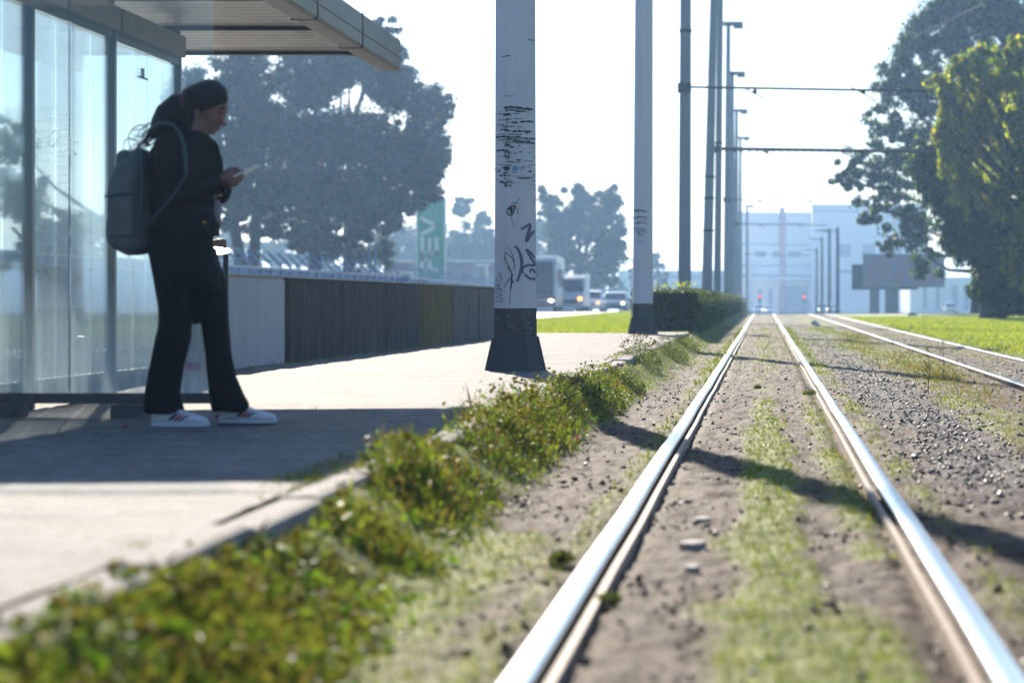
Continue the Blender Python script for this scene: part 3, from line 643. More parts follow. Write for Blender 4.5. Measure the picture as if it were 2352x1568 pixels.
# right: tall tree in the background, golden one in front
S5 = .0245; zb = .1
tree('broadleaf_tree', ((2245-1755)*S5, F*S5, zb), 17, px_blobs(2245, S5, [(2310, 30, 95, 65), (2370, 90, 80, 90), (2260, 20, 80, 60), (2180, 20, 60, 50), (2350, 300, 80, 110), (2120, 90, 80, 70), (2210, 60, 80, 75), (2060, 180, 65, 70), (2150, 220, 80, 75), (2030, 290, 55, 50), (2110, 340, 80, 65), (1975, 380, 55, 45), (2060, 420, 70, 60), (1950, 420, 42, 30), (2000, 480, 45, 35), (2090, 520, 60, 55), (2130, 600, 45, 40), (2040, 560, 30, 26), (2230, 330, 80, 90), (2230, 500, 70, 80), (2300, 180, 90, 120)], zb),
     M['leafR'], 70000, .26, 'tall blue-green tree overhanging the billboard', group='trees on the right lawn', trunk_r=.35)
S6 = .0174
tree('willow_tree', ((2420-1755)*S6, F*S6, zb), 12.5, px_blobs(2420, S6, [(2150, 190, 30, 26), (2170, 300, 34, 30), (2215, 400, 32, 30), (2380, 470, 50, 50), (2330, 560, 28, 34), (2190, 150, 42, 30), (2235, 120, 45, 32), (2290, 125, 48, 30), (2350, 105, 50, 34), (2205, 205, 42, 38), (2260, 190, 50, 38), (2325, 180, 50, 38), (2385, 190, 55, 50), (2215, 270, 44, 38), (2275, 265, 50, 42), (2340, 262, 50, 40), (2235, 335, 42, 36), (2300, 345, 42, 34), (2360, 340, 46, 40), (2180, 250, 26, 28), (2345, 420, 40, 44), (2300, 425, 26, 32), (2420, 420, 60, 60), (2355, 500, 34, 40), (2250, 420, 36, 30), (2350, 600, 36, 40), (2180, 320, 30, 30), (2190, 390, 32, 28), (2430, 260, 60, 90), (2400, 560, 40, 50)], zb, .6),
     M['leafW'], 38000, .2, 'golden green willow-like tree nearest on the right', group='trees on the right lawn', trunk_r=.4, hang=1.0)
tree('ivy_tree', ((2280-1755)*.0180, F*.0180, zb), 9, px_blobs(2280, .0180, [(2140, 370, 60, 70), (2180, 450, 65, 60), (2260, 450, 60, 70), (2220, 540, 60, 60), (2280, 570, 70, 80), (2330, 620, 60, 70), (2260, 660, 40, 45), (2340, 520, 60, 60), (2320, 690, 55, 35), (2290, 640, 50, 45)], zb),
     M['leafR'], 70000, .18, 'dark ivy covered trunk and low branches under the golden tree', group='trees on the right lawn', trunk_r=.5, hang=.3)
# trees out on the right edge of the lawn (seen in the shelter's panes)
for i, (x, y, s_, lab) in enumerate(((30, 118, 1.0, 'lawn edge tree mirrored in the left shelter panes'), (40, 150, 1.1, 'second lawn edge tree mirrored in the shelter panes'), (52, 135, 1.0, 'third lawn edge tree mirrored in the shelter panes'))):
    bl = [(dx*s_, random.uniform(-1, 1), z*s_, 2.4, 2.4, 2.0) for dx, z in ((-2.5, 4), (0, 6.5), (2.6, 4.5), (-1.5, 8), (1.8, 8.3), (0, 3.5))]
    tree('broadleaf_tree', (x, y, .1), 9, bl, M['leafFar'], 6000, .4, lab, group='trees at the lawn edge', trunk_r=.3)

# hedge --------------------------------------------------------------
Yh = 48.5; root = empty('hedge', (-2.0, Yh, .2), 'dark clipped hedge with sunlit top running behind the second pole', 'hedge')
n = 60000; t = rng.random(n)**1.6; yv = t*130; xv = (rng.random(n)-.5)*1.35; zv = rng.random(n)
face = rng.random(n); top = .86-.0*yv
xx = np.where(face < .4, .64+.04*rng.normal(size=n), xv); zz = np.where(face < .4, zv*top, np.where(face < .75, top+.03*rng.normal(size=n), zv*top))
yyv = np.where((face >= .75), np.abs(rng.normal(size=n))*.15, yv)
bump_ = .07*(fbm(xx*2, yyv*1.1)-.5); C = np.stack([xx+bump_, yyv, zz+np.where(zz > .7, bump_*1.3, 0)], -1)
C[:, 2] += np.array(drop(C[:, 1]+Yh))
leaves('foliage', C, .03+.025*rng.random(n)+.0006*yyv, M['hedge'], root, .6, .2)
mb = MB(); mb.box((-.6, .08, 0), (.58, 88, .82)); mb.build('branch_mass', M['bark'], root)
nf = 90; leaves('young_shoot', np.stack([(rng.random(nf)-.5)*1.1, rng.random(nf)*3, .9+.16*rng.random(nf)], -1), .05+.03*rng.random(nf), M['leafW'], root, .5)['kind'] = 'stuff'

# ---------------------------------------------------------------- retaining wall on the left
def wallx(Y): return -4.69+(Y-23.7)*.0205
root = empty('retaining_wall', (0, 0, 0), 'low ribbed concrete wall running along the back of the platform', 'wall')
y0 = 10.1; pan = 2.72; kinds = ['walldark', 'walldark', 'walldark', 'walldark', 'wallwhite', 'walldark', 'walldark', 'walldark', 'wallyellow', 'walltan', 'walltan', 'walltan']
labs = {'wallwhite': 'white painted ribbed panel', 'wallyellow': 'yellow painted panel', 'walltan': 'plain brown grey panel', 'walldark': 'dark weathered ribbed panel'}
for i, kd in enumerate(kinds):
    a = y0+i*pan; b_ = a+pan-.03; mb = MB(); z1 = PLAT+.845-.004*i
    mb.box((wallx(a)-.16, a, .05), (wallx(a)-.02, b_, z1))
    nr = 29
    if kd != 'walltan':
        for k in range(nr):
            q = a+.10+(b_-a-.2)*(k+.5)/nr; w_ = .026
            mb.prism([(wallx(q)-.025, q-w_), (wallx(q)+.022, q-w_*.55), (wallx(q)+.022, q+w_*.55), (wallx(q)-.025, q+w_)], 'z', .05, z1-.02-random.random()*.01)
    else:
        for k in range(9):
            q = a+.1+(b_-a-.2)*(k+.5)/9; mb.prism([(wallx(q)-.025, q-.12), (wallx(q)+.008, q-.115), (wallx(q)+.008, q+.115), (wallx(q)-.025, q+.12)], 'z', .05, z1-.01)
    # shear to the wall's own line
    vs = []
    for v in mb.v:
        dx = wallx(v[1])-wallx(a) if v[0] < wallx(a)-.015 and abs(v[1]-b_) < .01 else 0
        vs.append((v[0]+dx, v[1], v[2]))
    mb.v = vs; tag(mb.build('wall_panel', M[kd], root), labs[kd])
    mb = MB(); mb.prism([(wallx(a)-.18, a), (wallx(a)+.03, a), (wallx(b_)+.03, b_+.03), (wallx(b_)-.18, b_+.03)], 'z', z1, z1+.018); mb.build('coping', M['wallcap'], root)

# ---------------------------------------------------------------- blue wall across the road
root = empty('blue_wall', (-20.7, 0, .28), 'blue boundary wall with pale coping and slanted wire posts', 'wall'); mb = MB(); cp = MB(); 
for k in range(30):
    a = 20+k*8; z = 1.78; dz = float(drop(np.array(a+4.)))
    mb.box((-.12, a, dz-.3), (.12, a+7.98, z+.08+dz)); cp.box((-.2, a, z+.08+dz), (.2, a+7.98, z+.17+dz))
mb.build('wall_face', M['bluewall'], root); cp.build('coping', M['bluecap'], root)
for k in range(58):
    a = 68+k*2.05; dz = float(drop(np.array(a))); pm = MB(); pm.tube([(.16, a, 1.0+dz), (.16, a, 2.02+dz), (-.34, a-.35, 2.62+dz)], .055, 6); pm.build('wire_post', M['bluepost'], root)
pm = MB()
for f_ in (.35, .7, 1):
    pm.tube([(.16-.48*f_, 68-.35*f_, 2.02+.6*f_), (.16-.48*f_, 137-.35*f_, 2.02+.6*f_)], .006, 4)
pm.build('wire', M['bluepost'], root)
c = P(922, 640, .0248); mb = MB((c.x, c.y, 0)); mb.box((c.x-.5, c.y-.5, -.1), (c.x+.5, c.y+.5, 2.2)); o = mb.build('gate_pillar', M['bluewall']); tag(o, 'blue gate pillar with a white cap in the blue wall', 'pillar')
mb = MB(); mb.box((-.62, -.62, 2.2), (.62, .62, 2.42)); mb.build('pillar_cap', M['white'], o, bevel=.03)
for x, lab in ((849, 'left of two tall thin blue posts above the blue wall'), (862, 'right of two tall thin blue posts above the blue wall')):
    c = P(x, 600, .0232); mb = MB((c.x, c.y, .2)); mb.tube([(c.x, c.y, .2), (c.x, c.y, CZ+122*.0232)], .07, 8); mb.tube([(c.x, c.y, CZ+122*.0232), (c.x, c.y, CZ+124*.0232)], .1, 8)
    tag(mb.build('blue_post', M['bluepost'], smooth=False), lab, 'post', 'blue posts by the wall')

# ---------------------------------------------------------------- green sign
s_ = .031; c0 = P(957, 640, s_); c1 = P(1022, 450, s_); root = empty('shop_sign', (c0.x, c0.y, 0), 'tall green sign with white letters reading upward', 'sign')
W_ = c1.x-c0.x; z0 = .6; z1 = CZ+(687-455)*s_
mb = MB(); mb.box((.05, 0, z0), (W_-.05, .3, z1)); mb.build('sign_board', M['green'], root)
mb = MB()
for xx in (-.06, W_-.05): mb.box((xx, -.02, -.5), (xx+.11, .32, z1+.06))
mb.build('sign_frame', M['white'], root)
def strokes(mb, segs, org, ux, uz, th, depth=.03, yy=0):
    for (a, b) in segs:
        A = Vector((org[0]+a[0]*ux[0]+a[1]*uz[0], yy, org[1]+a[0]*ux[1]+a[1]*uz[1])); B = Vector((org[0]+b[0]*ux[0]+b[1]*uz[0], yy, org[1]+b[0]*ux[1]+b[1]*uz[1]))
        d = (B-A).normalized(); nrm = Vector((-d.z, 0, d.x))*th/2; A -= d*th/2; B += d*th/2
        mb.prism([((A+nrm).x, (A+nrm).z), ((B+nrm).x, (B+nrm).z), ((B-nrm).x, (B-nrm).z), ((A-nrm).x, (A-nrm).z)], 'y', yy-depth, yy)
GL = {'P': [((0, 0), (0, 1)), ((0, 1), (.62, 1)), ((.62, 1), (.62, .48)), ((.62, .48), (0, .48))],
      'E': [((0, 0), (0, 1)), ((0, 1), (.75, 1)), ((0, .5), (.7, .5)), ((0, 0), (.75, 0))],
      'V': [((0, 1), (.42, 0)), ((.42, 0), (.84, 1))]}
# letters rotated a quarter turn: they read from the bottom up
hgt = 1.02; zs = CZ+(687-621)*s_; xr = (1003-957)*s_
for ch, zo in (('P', 0), ('E', 1.25), ('V', 2.60)):
    lm = MB(); strokes(lm, GL[ch], (xr, zs+zo), (0, 1.3), (-hgt, 0), .27 if ch != 'V' else .25, .05, -.005); lm.build('letter', M['white'], root)
# red-brown low shed
def hut(name, x0, x1, top, s_, depth, m, label, cat='building', bz=None, windows=None, wm='farwindow'):
    a = P(x0, 700, s_); b_ = P(x1, top, s_); bz = float(drop(np.array(F*s_)))-.5 if bz is None else bz
    root = empty(name, (a.x, a.y, bz), label, cat); W = b_.x-a.x; H = b_.z-bz
    mb = MB(); mb.box((0, 0, 0), (W, depth, H)); mb.build('wall', m, root)
    mb = MB(); mb.box((-.15, -.15, H), (W+.15, depth+.15, H+.25)); mb.build('roof', M['facade2'], root)
    for (wx0, wy0, wx1, wy1) in windows or []:
        q = MB(); q.box(((wx0-x0)*s_, -.06, CZ-(wy1-687)*s_-bz), ((wx1-x0)*s_, .1, CZ-(wy0-687)*s_-bz)); q.build('window', M[wm], root)
    return root, W, H, bz
hut('low_building', 885, 1160, 602, .043, 20, M['brick'], 'low dark red building behind the green sign', windows=[(930, 625, 945, 650), (1040, 622, 1060, 640), (1085, 622, 1100, 640)])
# small white mast with a round lamp near it
c = P(1118, 650, .034); root = empty('street_mast', (c.x, c.y, 0), 'slim white mast with a small head in front of the red building', 'mast')
mb = MB(); mb.tube([(0, 0, 0), (0, 0, 3.6)], .11, 8); mb.build('shaft', M['white'], root); mb = MB(); mb.box((-.9, -.1, 3.5), (.25, .1, 3.66)); mb.build('lamp_head', M['white'], root)

# ---------------------------------------------------------------- the poles
def octagon(cx, cy, z, r, rot=math.radians(22.5+6)):
    return [(cx+r/math.cos(PI/8)*math.cos(rot+PI/4*k), cy+r/math.cos(PI/8)*math.sin(rot+PI/4*k), z) for k in range(8)]
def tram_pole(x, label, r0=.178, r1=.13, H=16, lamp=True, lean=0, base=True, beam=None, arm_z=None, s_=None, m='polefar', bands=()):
    s_ = s_ or 2.16/(1755-x); X = (x-1755)*s_; Y = F*s_; bz = PLAT if Y < 44 else .26+float(drop(np.array(Y)))
    root = empty('tram_pole', (X, Y, bz), label, 'pole', 'tall tram poles in a row along the track')
    rings = []; black_h = .54
    def rad(z): return r0+(r1-r0)*z/H
    mb = MB(); zz = [black_h, 1.5, 3, 5, H]
    mb.loft([octagon(lean*z, 0, z, rad(z)) for z in zz]); mb.build('shaft', M[m], root)
    if base:
        mb = MB(); mb.loft([octagon(0, 0, .28, rad(.3)+.003), octagon(0, 0, black_h, rad(.5)+.003)]); mb.build('black_band', M['black'], root)
        mb = MB(); mb.loft([octagon(0, 0, 0, .262), octagon(0, 0, .29, .196), octagon(0, 0, .30, .186)])
        for k in range(8):
            a = math.radians(22.5+6)+PI/4*k; c_, s2 = math.cos(a), math.sin(a)
            mb.prism([(.266/math.cos(PI/8), -.005), (.198/math.cos(PI/8), .295), (.17, .295), (.17, -.005)], 'y', -.007, .007)
            for q in range(8):
                v = mb.v[-1-q]; mb.v[-1-q] = (v[0]*c_-v[1]*s2, v[0]*s2+v[1]*c_, v[2])
        mb.build('flared_foot', M['black'], root)
    else:
        mb = MB(); mb.loft([octagon(0, 0, 0, rad(0)+.01), octagon(0, 0, black_h, rad(.5)+.004)]); mb.build('black_band', M['polefar'], root)
    for z in bands:
        mb = MB(); mb.loft([octagon(lean*z, 0, z-.04, rad(z)+.02), octagon(lean*z, 0, z+.04, rad(z)+.02)]); mb.build('clamp', M['darksteel'], root)
    if lamp:
        mb = MB(); mb.box((lean*H-.3, -.25, H), (lean*H+.85, .25, H+.22)); mb.box((lean*H+.3, -.3, H-.16), (lean*H+.85, .3, H)); mb.build('lamp_head', M['darksteel'], root)
    if beam:
        bl, bt, ins = beam; z = 5.75+CZ-bz
        mb = MB(); mb.tube([(0, 0, z), (bl, 0, z-.12)], bt, 8); mb.build('cantilever_beam', M['darksteel'], root)
        for xw in (2.16, 5.1):
            if xw < bl:
                q = MB(); q.tube([(xw-.6, 0, z), (xw, 0, z-.32), (xw+.05, 0, z-.42)], .018, 5); q.ell((xw-.25, 0, z-.13), (.07, .07, .07), 8, 6); q.build('wire_hanger', M['darksteel'], root)
        for i in range(ins):
            xk = .35+i*(bl-.5)/ins; q = MB(); q.ell((xk, 0, z-bt-.04), (.035, .035, .05), 6, 4); q.build('insulator', M['darksteel'], root)
        mb = MB(); mb.loft([octagon(0, 0, z-.16, rad(z)+.03), octagon(0, 0, z+.10, rad(z)+.03)]); mb.build('beam_clamp', M['darksteel'], root)
    return root, rad
root1, rad1 = tram_pole(1184, 'nearest white octagonal pole covered with graffiti and tape marks', .182, .14, 13, True, 0.0, m='pole')
S_1 = 2.16/(1755-1184)
root2, rad2 = tram_pole(1476, 'second white pole beside the hedge end with tape rings', .180, .125, 14, True, .004, m='pole')
tram_pole(1572, 'third pole carrying the uppermost thin beam over the tracks', .178, .13, 12, False, .004, True, (6.6, .032, 0), bands=(7.9,))
tram_pole(1622, 'fourth pole leaning slightly right above the hedge', .20, .12, 14, False, .024, False, None, bands=(3.2, 4.4, 5.2))
tram_pole(1647, 'fifth slender pole carrying the thick insulated beam', .14, .10, 15.2, True, .010, False, (8.3, .07, 26), s_=.01665, bands=(6.6,))
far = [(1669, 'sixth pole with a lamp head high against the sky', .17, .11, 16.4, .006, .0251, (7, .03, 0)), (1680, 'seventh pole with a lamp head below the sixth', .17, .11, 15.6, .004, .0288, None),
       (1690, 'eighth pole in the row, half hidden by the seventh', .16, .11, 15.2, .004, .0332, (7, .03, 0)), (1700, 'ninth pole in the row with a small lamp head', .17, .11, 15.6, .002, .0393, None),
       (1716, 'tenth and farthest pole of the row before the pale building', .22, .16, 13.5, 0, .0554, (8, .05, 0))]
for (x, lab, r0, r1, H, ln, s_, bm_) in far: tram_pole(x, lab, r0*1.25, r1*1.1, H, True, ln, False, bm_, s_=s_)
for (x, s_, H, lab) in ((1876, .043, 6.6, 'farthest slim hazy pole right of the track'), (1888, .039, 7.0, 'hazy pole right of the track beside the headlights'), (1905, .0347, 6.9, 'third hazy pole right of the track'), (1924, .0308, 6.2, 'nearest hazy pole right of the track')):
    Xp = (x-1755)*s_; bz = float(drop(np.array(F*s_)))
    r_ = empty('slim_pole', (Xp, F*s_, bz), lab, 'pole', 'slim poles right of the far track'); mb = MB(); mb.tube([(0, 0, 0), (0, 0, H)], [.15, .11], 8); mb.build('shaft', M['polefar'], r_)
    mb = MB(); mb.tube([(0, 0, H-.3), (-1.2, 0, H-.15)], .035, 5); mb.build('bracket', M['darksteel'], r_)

# marks on a pole: strips hugging the octagon's camera side
def oct_front(X_off, rr, rot=math.radians(22.5+6)):
    """y of the near surface of the octagon at x offset"""
    pts = octagon(0, 0, 0, rr, rot); best = 0
    for k in range(8):
        (x0, y0, _), (x1, y1, _) = pts[k], pts[(k+1) % 8]
        if (x0-X_off)*(x1-X_off) <= 0 and abs(x1-x0) > 1e-6:
            t = (X_off-x0)/(x1-x0); best = min(best, y0+(y1-y0)*t)
    return best
def pole_stroke(mb, pts, wd, radf, px0, py0, s_, off=.0025):
    """polyline in survey units; ribbon of width wd (m) on the pole skin"""
    q = []
    for i in range(len(pts)-1):
        a, b = Vector(pts[i]), Vector(pts[i+1]); m_ = max(1, int((b-a).length/2.5))
        for k in range(m_): q.append(a.lerp(b, k/m_))
    q.append(Vector(pts[-1])); V = []; 
    for i, p in enumerate(q):
        d = (q[min(i+1, len(q)-1)]-q[max(i-1, 0)]); d = d.normalized() if d.length > 0 else Vector((1, 0))
        nrm = Vector((-d.y, d.x)); ww = wd*1.35/s_/2*(1-.3*abs(2*i/max(1, len(q)-1)-1))
        for sg in (1, -1):
            u = p+nrm*ww*sg; Xo = (u.x-px0)*s_; z = CZ-(u.y-687)*s_-PLAT; rr = radf(z)
            lim = rr*1.05; Xo = max(-lim, min(lim, Xo)); V.append((Xo, oct_front(Xo, rr)-off, z))
    mb.add(V, [(2*i, 2*i+1, 2*i+3, 2*i+2) for i in range(len(q)-1)])
def cz(sx, sy):            # crop reading -> survey units
    return ((1900+sx/2.092)*.588, (700+sy/2.092)*.588)
def smooth_line(pts, n=6):
    out = []
    for i in range(len(pts)-1):
        p0 = Vector(pts[max(i-1, 0)]); p1 = Vector(pts[i]); p2 = Vector(pts[i+1]); p3 = Vector(pts[min(i+2, len(pts)-1)])
        for k in range(n):
            t = k/n; out.append(tuple(.5*((2*p1)+(-p0+p2)*t+(2*p0-5*p1+4*p2-p3)*t*t+(-p0+3*p1-3*p2+p3)*t**3)))
    out.append(tuple(pts[-1])); return out
def marks(name, lines, wd, m, crop=True, sm=True, label=None, off=.0025):
    mb = MB()
    for ln in lines:
        w_ = wd
        if isinstance(ln, tuple) and isinstance(ln[0], float): w_, ln = ln
        L_ = [cz(*p) for p in ln] if crop else ln
        pole_stroke(mb, smooth_line(L_) if sm else L_, w_, rad1, 1184, 850, S_1, off)
    me = mb.mesh(name); o = link(name, me, M[m], root1)
    if label: o['label'] = label
    return o
marks('graffiti', [(.020, [(300, 415), (325, 400), (365, 375), (362, 420), (340, 510), (385, 440), (400, 425)]),
                   (.022, [(245, 550), (275, 575), (300, 640), (305, 700), (290, 780), (268, 838)]),
                   (.018, [(402, 645), (370, 600), (342, 580), (372, 640), (402, 700), (350, 705), (308, 735), (325, 775), (365, 810), (400, 815), (402, 760), (380, 735), (365, 765)])],
      .02, 'purple', label='purple looping spray tag', off=.0030)
marks('graffiti', [(.010, [(185, 270), (205, 235), (240, 225), (250, 235), (225, 300), (190, 290), (185, 260)]), (.016, [(200, 255), (225, 245), (215, 290)]),
                   (.004, [(235, 235), (262, 195), (290, 165)]), (.004, [(215, 210), (245, 198), (285, 215)]), (.005, [(245, 225), (270, 245), (275, 295)]), (.003, [(222, 300), (228, 345), (240, 385)]),
                   (.006, [(165, 600), (200, 620), (235, 660), (248, 710), (240, 750)]), (.006, [(165, 620), (185, 680), (215, 740), (228, 775)]), (.005, [(205, 565), (225, 605), (243, 660), (245, 715)]),
                   (.005, [(165, 640), (195, 700), (205, 750), (228, 770), (215, 790)]), (.006, [(240, 785), (200, 825), (160, 885)]), (.010, [(228, 770), (222, 850), (218, 900)]), (.005, [(218, 880), (212, 960), (208, 1028)]),
                   (.005, [(225, 800), (240, 850), (225, 830)]), (.004, [(190, 545), (193, 580)]), (.003, [(172, 590), (168, 660), (180, 720), (210, 735)])],
      .005, 'marker', label='black marker scribble of thin claw-like lines', off=.0040)
marks('graffiti', [[(110, 775), (130, 770), (140, 800), (118, 790)], [(80, 790), (70, 805), (75, 835), (95, 840), (105, 815), (92, 795)], [(120, 800), (145, 815), (122, 835), (105, 850)],
                   [(80, 862), (138, 868)], [(82, 880), (110, 872), (112, 890), (84, 898)], [(115, 885), (145, 905), (100, 900)], [(78, 915), (145, 925)], [(85, 935), (145, 945), (90, 965), (146, 972)],
                   [(120, 985), (145, 975), (140, 1002), (118, 1000), (112, 985)], [(85, 985), (95, 1002), (108, 992)]], .004, 'marker', label='small handwritten black tag running down the left face', off=.0045)
marks('scratch_mark', [[(330, 1085), (355, 1078), (365, 1100), (345, 1115), (330, 1105)], [(325, 1080), (322, 1130), (340, 1160)], [(315, 1180), (365, 1170), (330, 1210), (380, 1215)], [(355, 1215), (378, 1225), (370, 1260), (350, 1255)],
                       [(305, 1250), (345, 1252), (362, 1320)], [(180, 1110), (215, 1130)], [(80, 1130), (100, 1140), (85, 1165)], [(105, 1130), (128, 1155)], [(190, 1200), (250, 1190)], [(165, 1250), (205, 1335), (240, 1275)], [(95, 1245), (125, 1260)], [(240, 1225), (258, 1218)], [(90, 1395), (100, 1365)]],
      .0022, 'scratch', label='pale scratched lettering on black paint', off=.0065)
# tape residue round the poles
def tape(root, radf, x0, ytop, ybot, s_, n, first=()):
    mb = MB(); wpx = radf(1.5)/s_
    def pstroke(pts, wd):
        q = []
        for i in range(len(pts)-1):
            a, b = Vector(pts[i]), Vector(pts[i+1])
            for k in range(4): q.append(a.lerp(b, k/4))
        q.append(Vector(pts[-1])); V = []
        for i, p in enumerate(q):
            ww = wd/s_/2*random.uniform(.3, 1.2)
            for sg in (1, -1):
                Xo = (p.x-x0)*s_; z = CZ-(p.y+ww*sg-687)*s_-PLAT; rr = radf(z); Xo = max(-rr*1.06, min(rr*1.06, Xo)); V.append((Xo, oct_front(Xo, rr)-.0022, z))
        mb.add(V, [(2*i, 2*i+1, 2*i+3, 2*i+2) for i in range(len(q)-1)])
    for (y, th, a, b) in first:
        pts = [(x0-wpx+(b-a)*wpx*2*t+a*2*wpx, y+random.uniform(-1.2, 1.2)+(3 if t > .7 else 0)) for t in np.linspace(0, 1, 12)]; pstroke(pts, th)
    for i in range(n):
        y = ytop+(ybot-ytop)*random.random()**.85; a = random.uniform(-wpx, wpx*.9) if random.random() < .55 else random.gauss(-.42, .07)*wpx; l = random.expovariate(1/(wpx*.22)); l = min(l, wpx-a)
        pts = [(a+x0+l*t, y+random.uniform(-.5, .5)*wpx*.02) for t in np.linspace(0, 1, 4)]; pstroke(pts, random.choice((.004, .008, .012, .022))*random.uniform(.5, 1))
    link('tape_residue', mb.mesh('tape_residue'), M['tape'], root)['kind'] = 'stuff'
tape(root1, rad1, 1184, 258, 430, S_1, 230, ((251, .026, .25, .95), (257, .02, .3, .75), (318, .016, 0, 1), (324, .012, .1, .9), (338, .02, .28, .5), (350, .02, .27, .42), (362, .03, .28, .4)))
tape(root1, rad1, 1184, 92, 240, S_1, 9)
tape(root2, rad2, 1476, 488, 560, 2.16/(1755-1476), 50, ((484, .03, .05, .85), (500, .02, 0, 1), (513, .018, .1, 1), (525, .015, 0, .9), (531, .015, .1, .9)))
mb = MB(); pole_stroke(mb, [(1182, 392), (1193, 392)], .055, rad1, 1184, 850, S_1, .004); link('sticker', mb.mesh('sticker'), M['bluesticker'], root1)

# overhead contact wires
def wire(pts, r, label, cat='wire', m='darksteel', group=None):
    mb = MB(pts[0]); mb.tube(pts, r, 5); tag(mb.build('overhead_wire', M[m], smooth=True), label, cat, group)
wy = [30, 66, 92, 115, 140, 165]
for xo, lab in ((0, 'contact wire hanging over the near track'), (3.0, 'contact wire hanging over the far track')):
    pts = [(xo+.12*(-1)**i, y, 6.3-.0*i) for i, y in enumerate(wy)]; wire(pts, .006, lab, group='contact wires')
wire([P(1772, -60, .0118), P(1777, 62, .0118)], .007, 'short hanger wire at the top of the sky above the track')
wire([P(1777, 62, .0118), P(1790, 48, .0118)], .009, 'tiny pull-off arm at the end of the hanger wire')
wire([P(2360, -40, .0118), P(2090, 90, .0150)], .008, 'thin guy wire crossing the right tree top')

# ---------------------------------------------------------------- buildings far behind
root, W, H, bz = hut('hall_building', 1688, 1868, 490, .09, 40, M['facade'], 'big pale hazy hall closing off the end of the tracks',
                     windows=[(1690, 512, 1848, 517), (1700, 560, 1860, 563), (1735, 577, 1760, 590), (1775, 577, 1800, 590), (1810, 577, 1840, 590), (1690, 608, 1868, 612), (1700, 630, 1868, 636), (1798, 656, 1857, 725), (1740, 662, 1750, 720), (1765, 662, 1775, 720)])
mb = MB(); mb.box(((1790-1688)*.09, -.4, 0), ((1803-1688)*.09, .3, H+1.3)); mb.build('chimney', M['pink'], root)
mb = MB()
for (wx, wy_) in ((1720, 640), (1690, 640)): mb.box(((wx-1688)*.09-.3, -1.2, 0), ((wx-1688)*.09+.3, -.1, CZ-(598-687)*.09-bz))
mb.build('pilaster', M['facade'], root)
mb = MB(); mb.box((0, -3, CZ-(643-687)*.09-bz), (W, -.1, CZ-(637-687)*.09-bz)); mb.build('canopy', M['facade'], root)
hut('tower_building', 1866, 2130, 472, .088, 30, M['facade'], 'taller pale block with flat roof cap right of the hall', windows=[(1868, 484, 2130, 487), (1925, 560, 1955, 590), (1980, 560, 2010, 590), (2040, 560, 2070, 590), (1925, 620, 2120, 626)])
hut('side_building', 1420, 1686, 624, .082, 30, M['facade2'], 'low grey building left of the hall behind the poles', windows=[(1530, 632, 1610, 640), (1530, 655, 1610, 668)])
hut('long_building', 2090, 2420, 640, .075, 30, M['facade'], 'long pale building with pillars seen under the right trees', windows=[(2120, 655, 2128, 712), (2150, 655, 2158, 712), (2185, 655, 2200, 712), (2215, 655, 2225, 712)])
# billboard
s_ = .034; c = P(2034, 716, s_); root = empty('billboard', (c.x, c.y, -.4), 'double billboard on two legs in front of the pale building', 'billboard')
def bx(x0, y0, x1, y1, d0, d1, nm, m): 
    q = MB(); q.box(((x0-2034)*s_, d0, CZ-(y1-687)*s_+.4), ((x1-2034)*s_, d1, CZ-(y0-687)*s_+.4)); return q.build(nm, M[m], root)
bx(1982, 583, 2170, 660, 0, .25, 'poster_frame', 'polefar'); bx(1989, 590, 2163, 654, -.04, -.003, 'poster', 'poster')
bx(1957, 607, 2110, 665, .6, .85, 'rear_board', 'darksteel'); bx(1998, 660, 2020, 730, .3, .55, 'leg', 'carblue'); bx(2033, 660, 2064, 730, .3, .55, 'leg', 'carblue')
# traffic lights, small and far
for (x, y, lab) in ((1745, 680, 'left red traffic light glowing at the track end'), (1847, 682, 'right red traffic light before the dark gateway')):
    c = P(x, y, .058); root = empty('traffic_light', (c.x, c.y, -1.2), lab, 'traffic light', 'red traffic lights at the junction')
    mb = MB(); mb.tube([(0, 0, 0), (0, 0, c.z+1.2)], .06, 6); mb.box((-.18, -.12, c.z+.45), (.18, .12, c.z+1.5)); mb.build('housing', M['darksteel'], root)
    mb = MB(); mb.ell((0, -.15, c.z+1.2), (.17, .05, .17), 10, 6); mb.build('lamp', M['redlamp'], root)

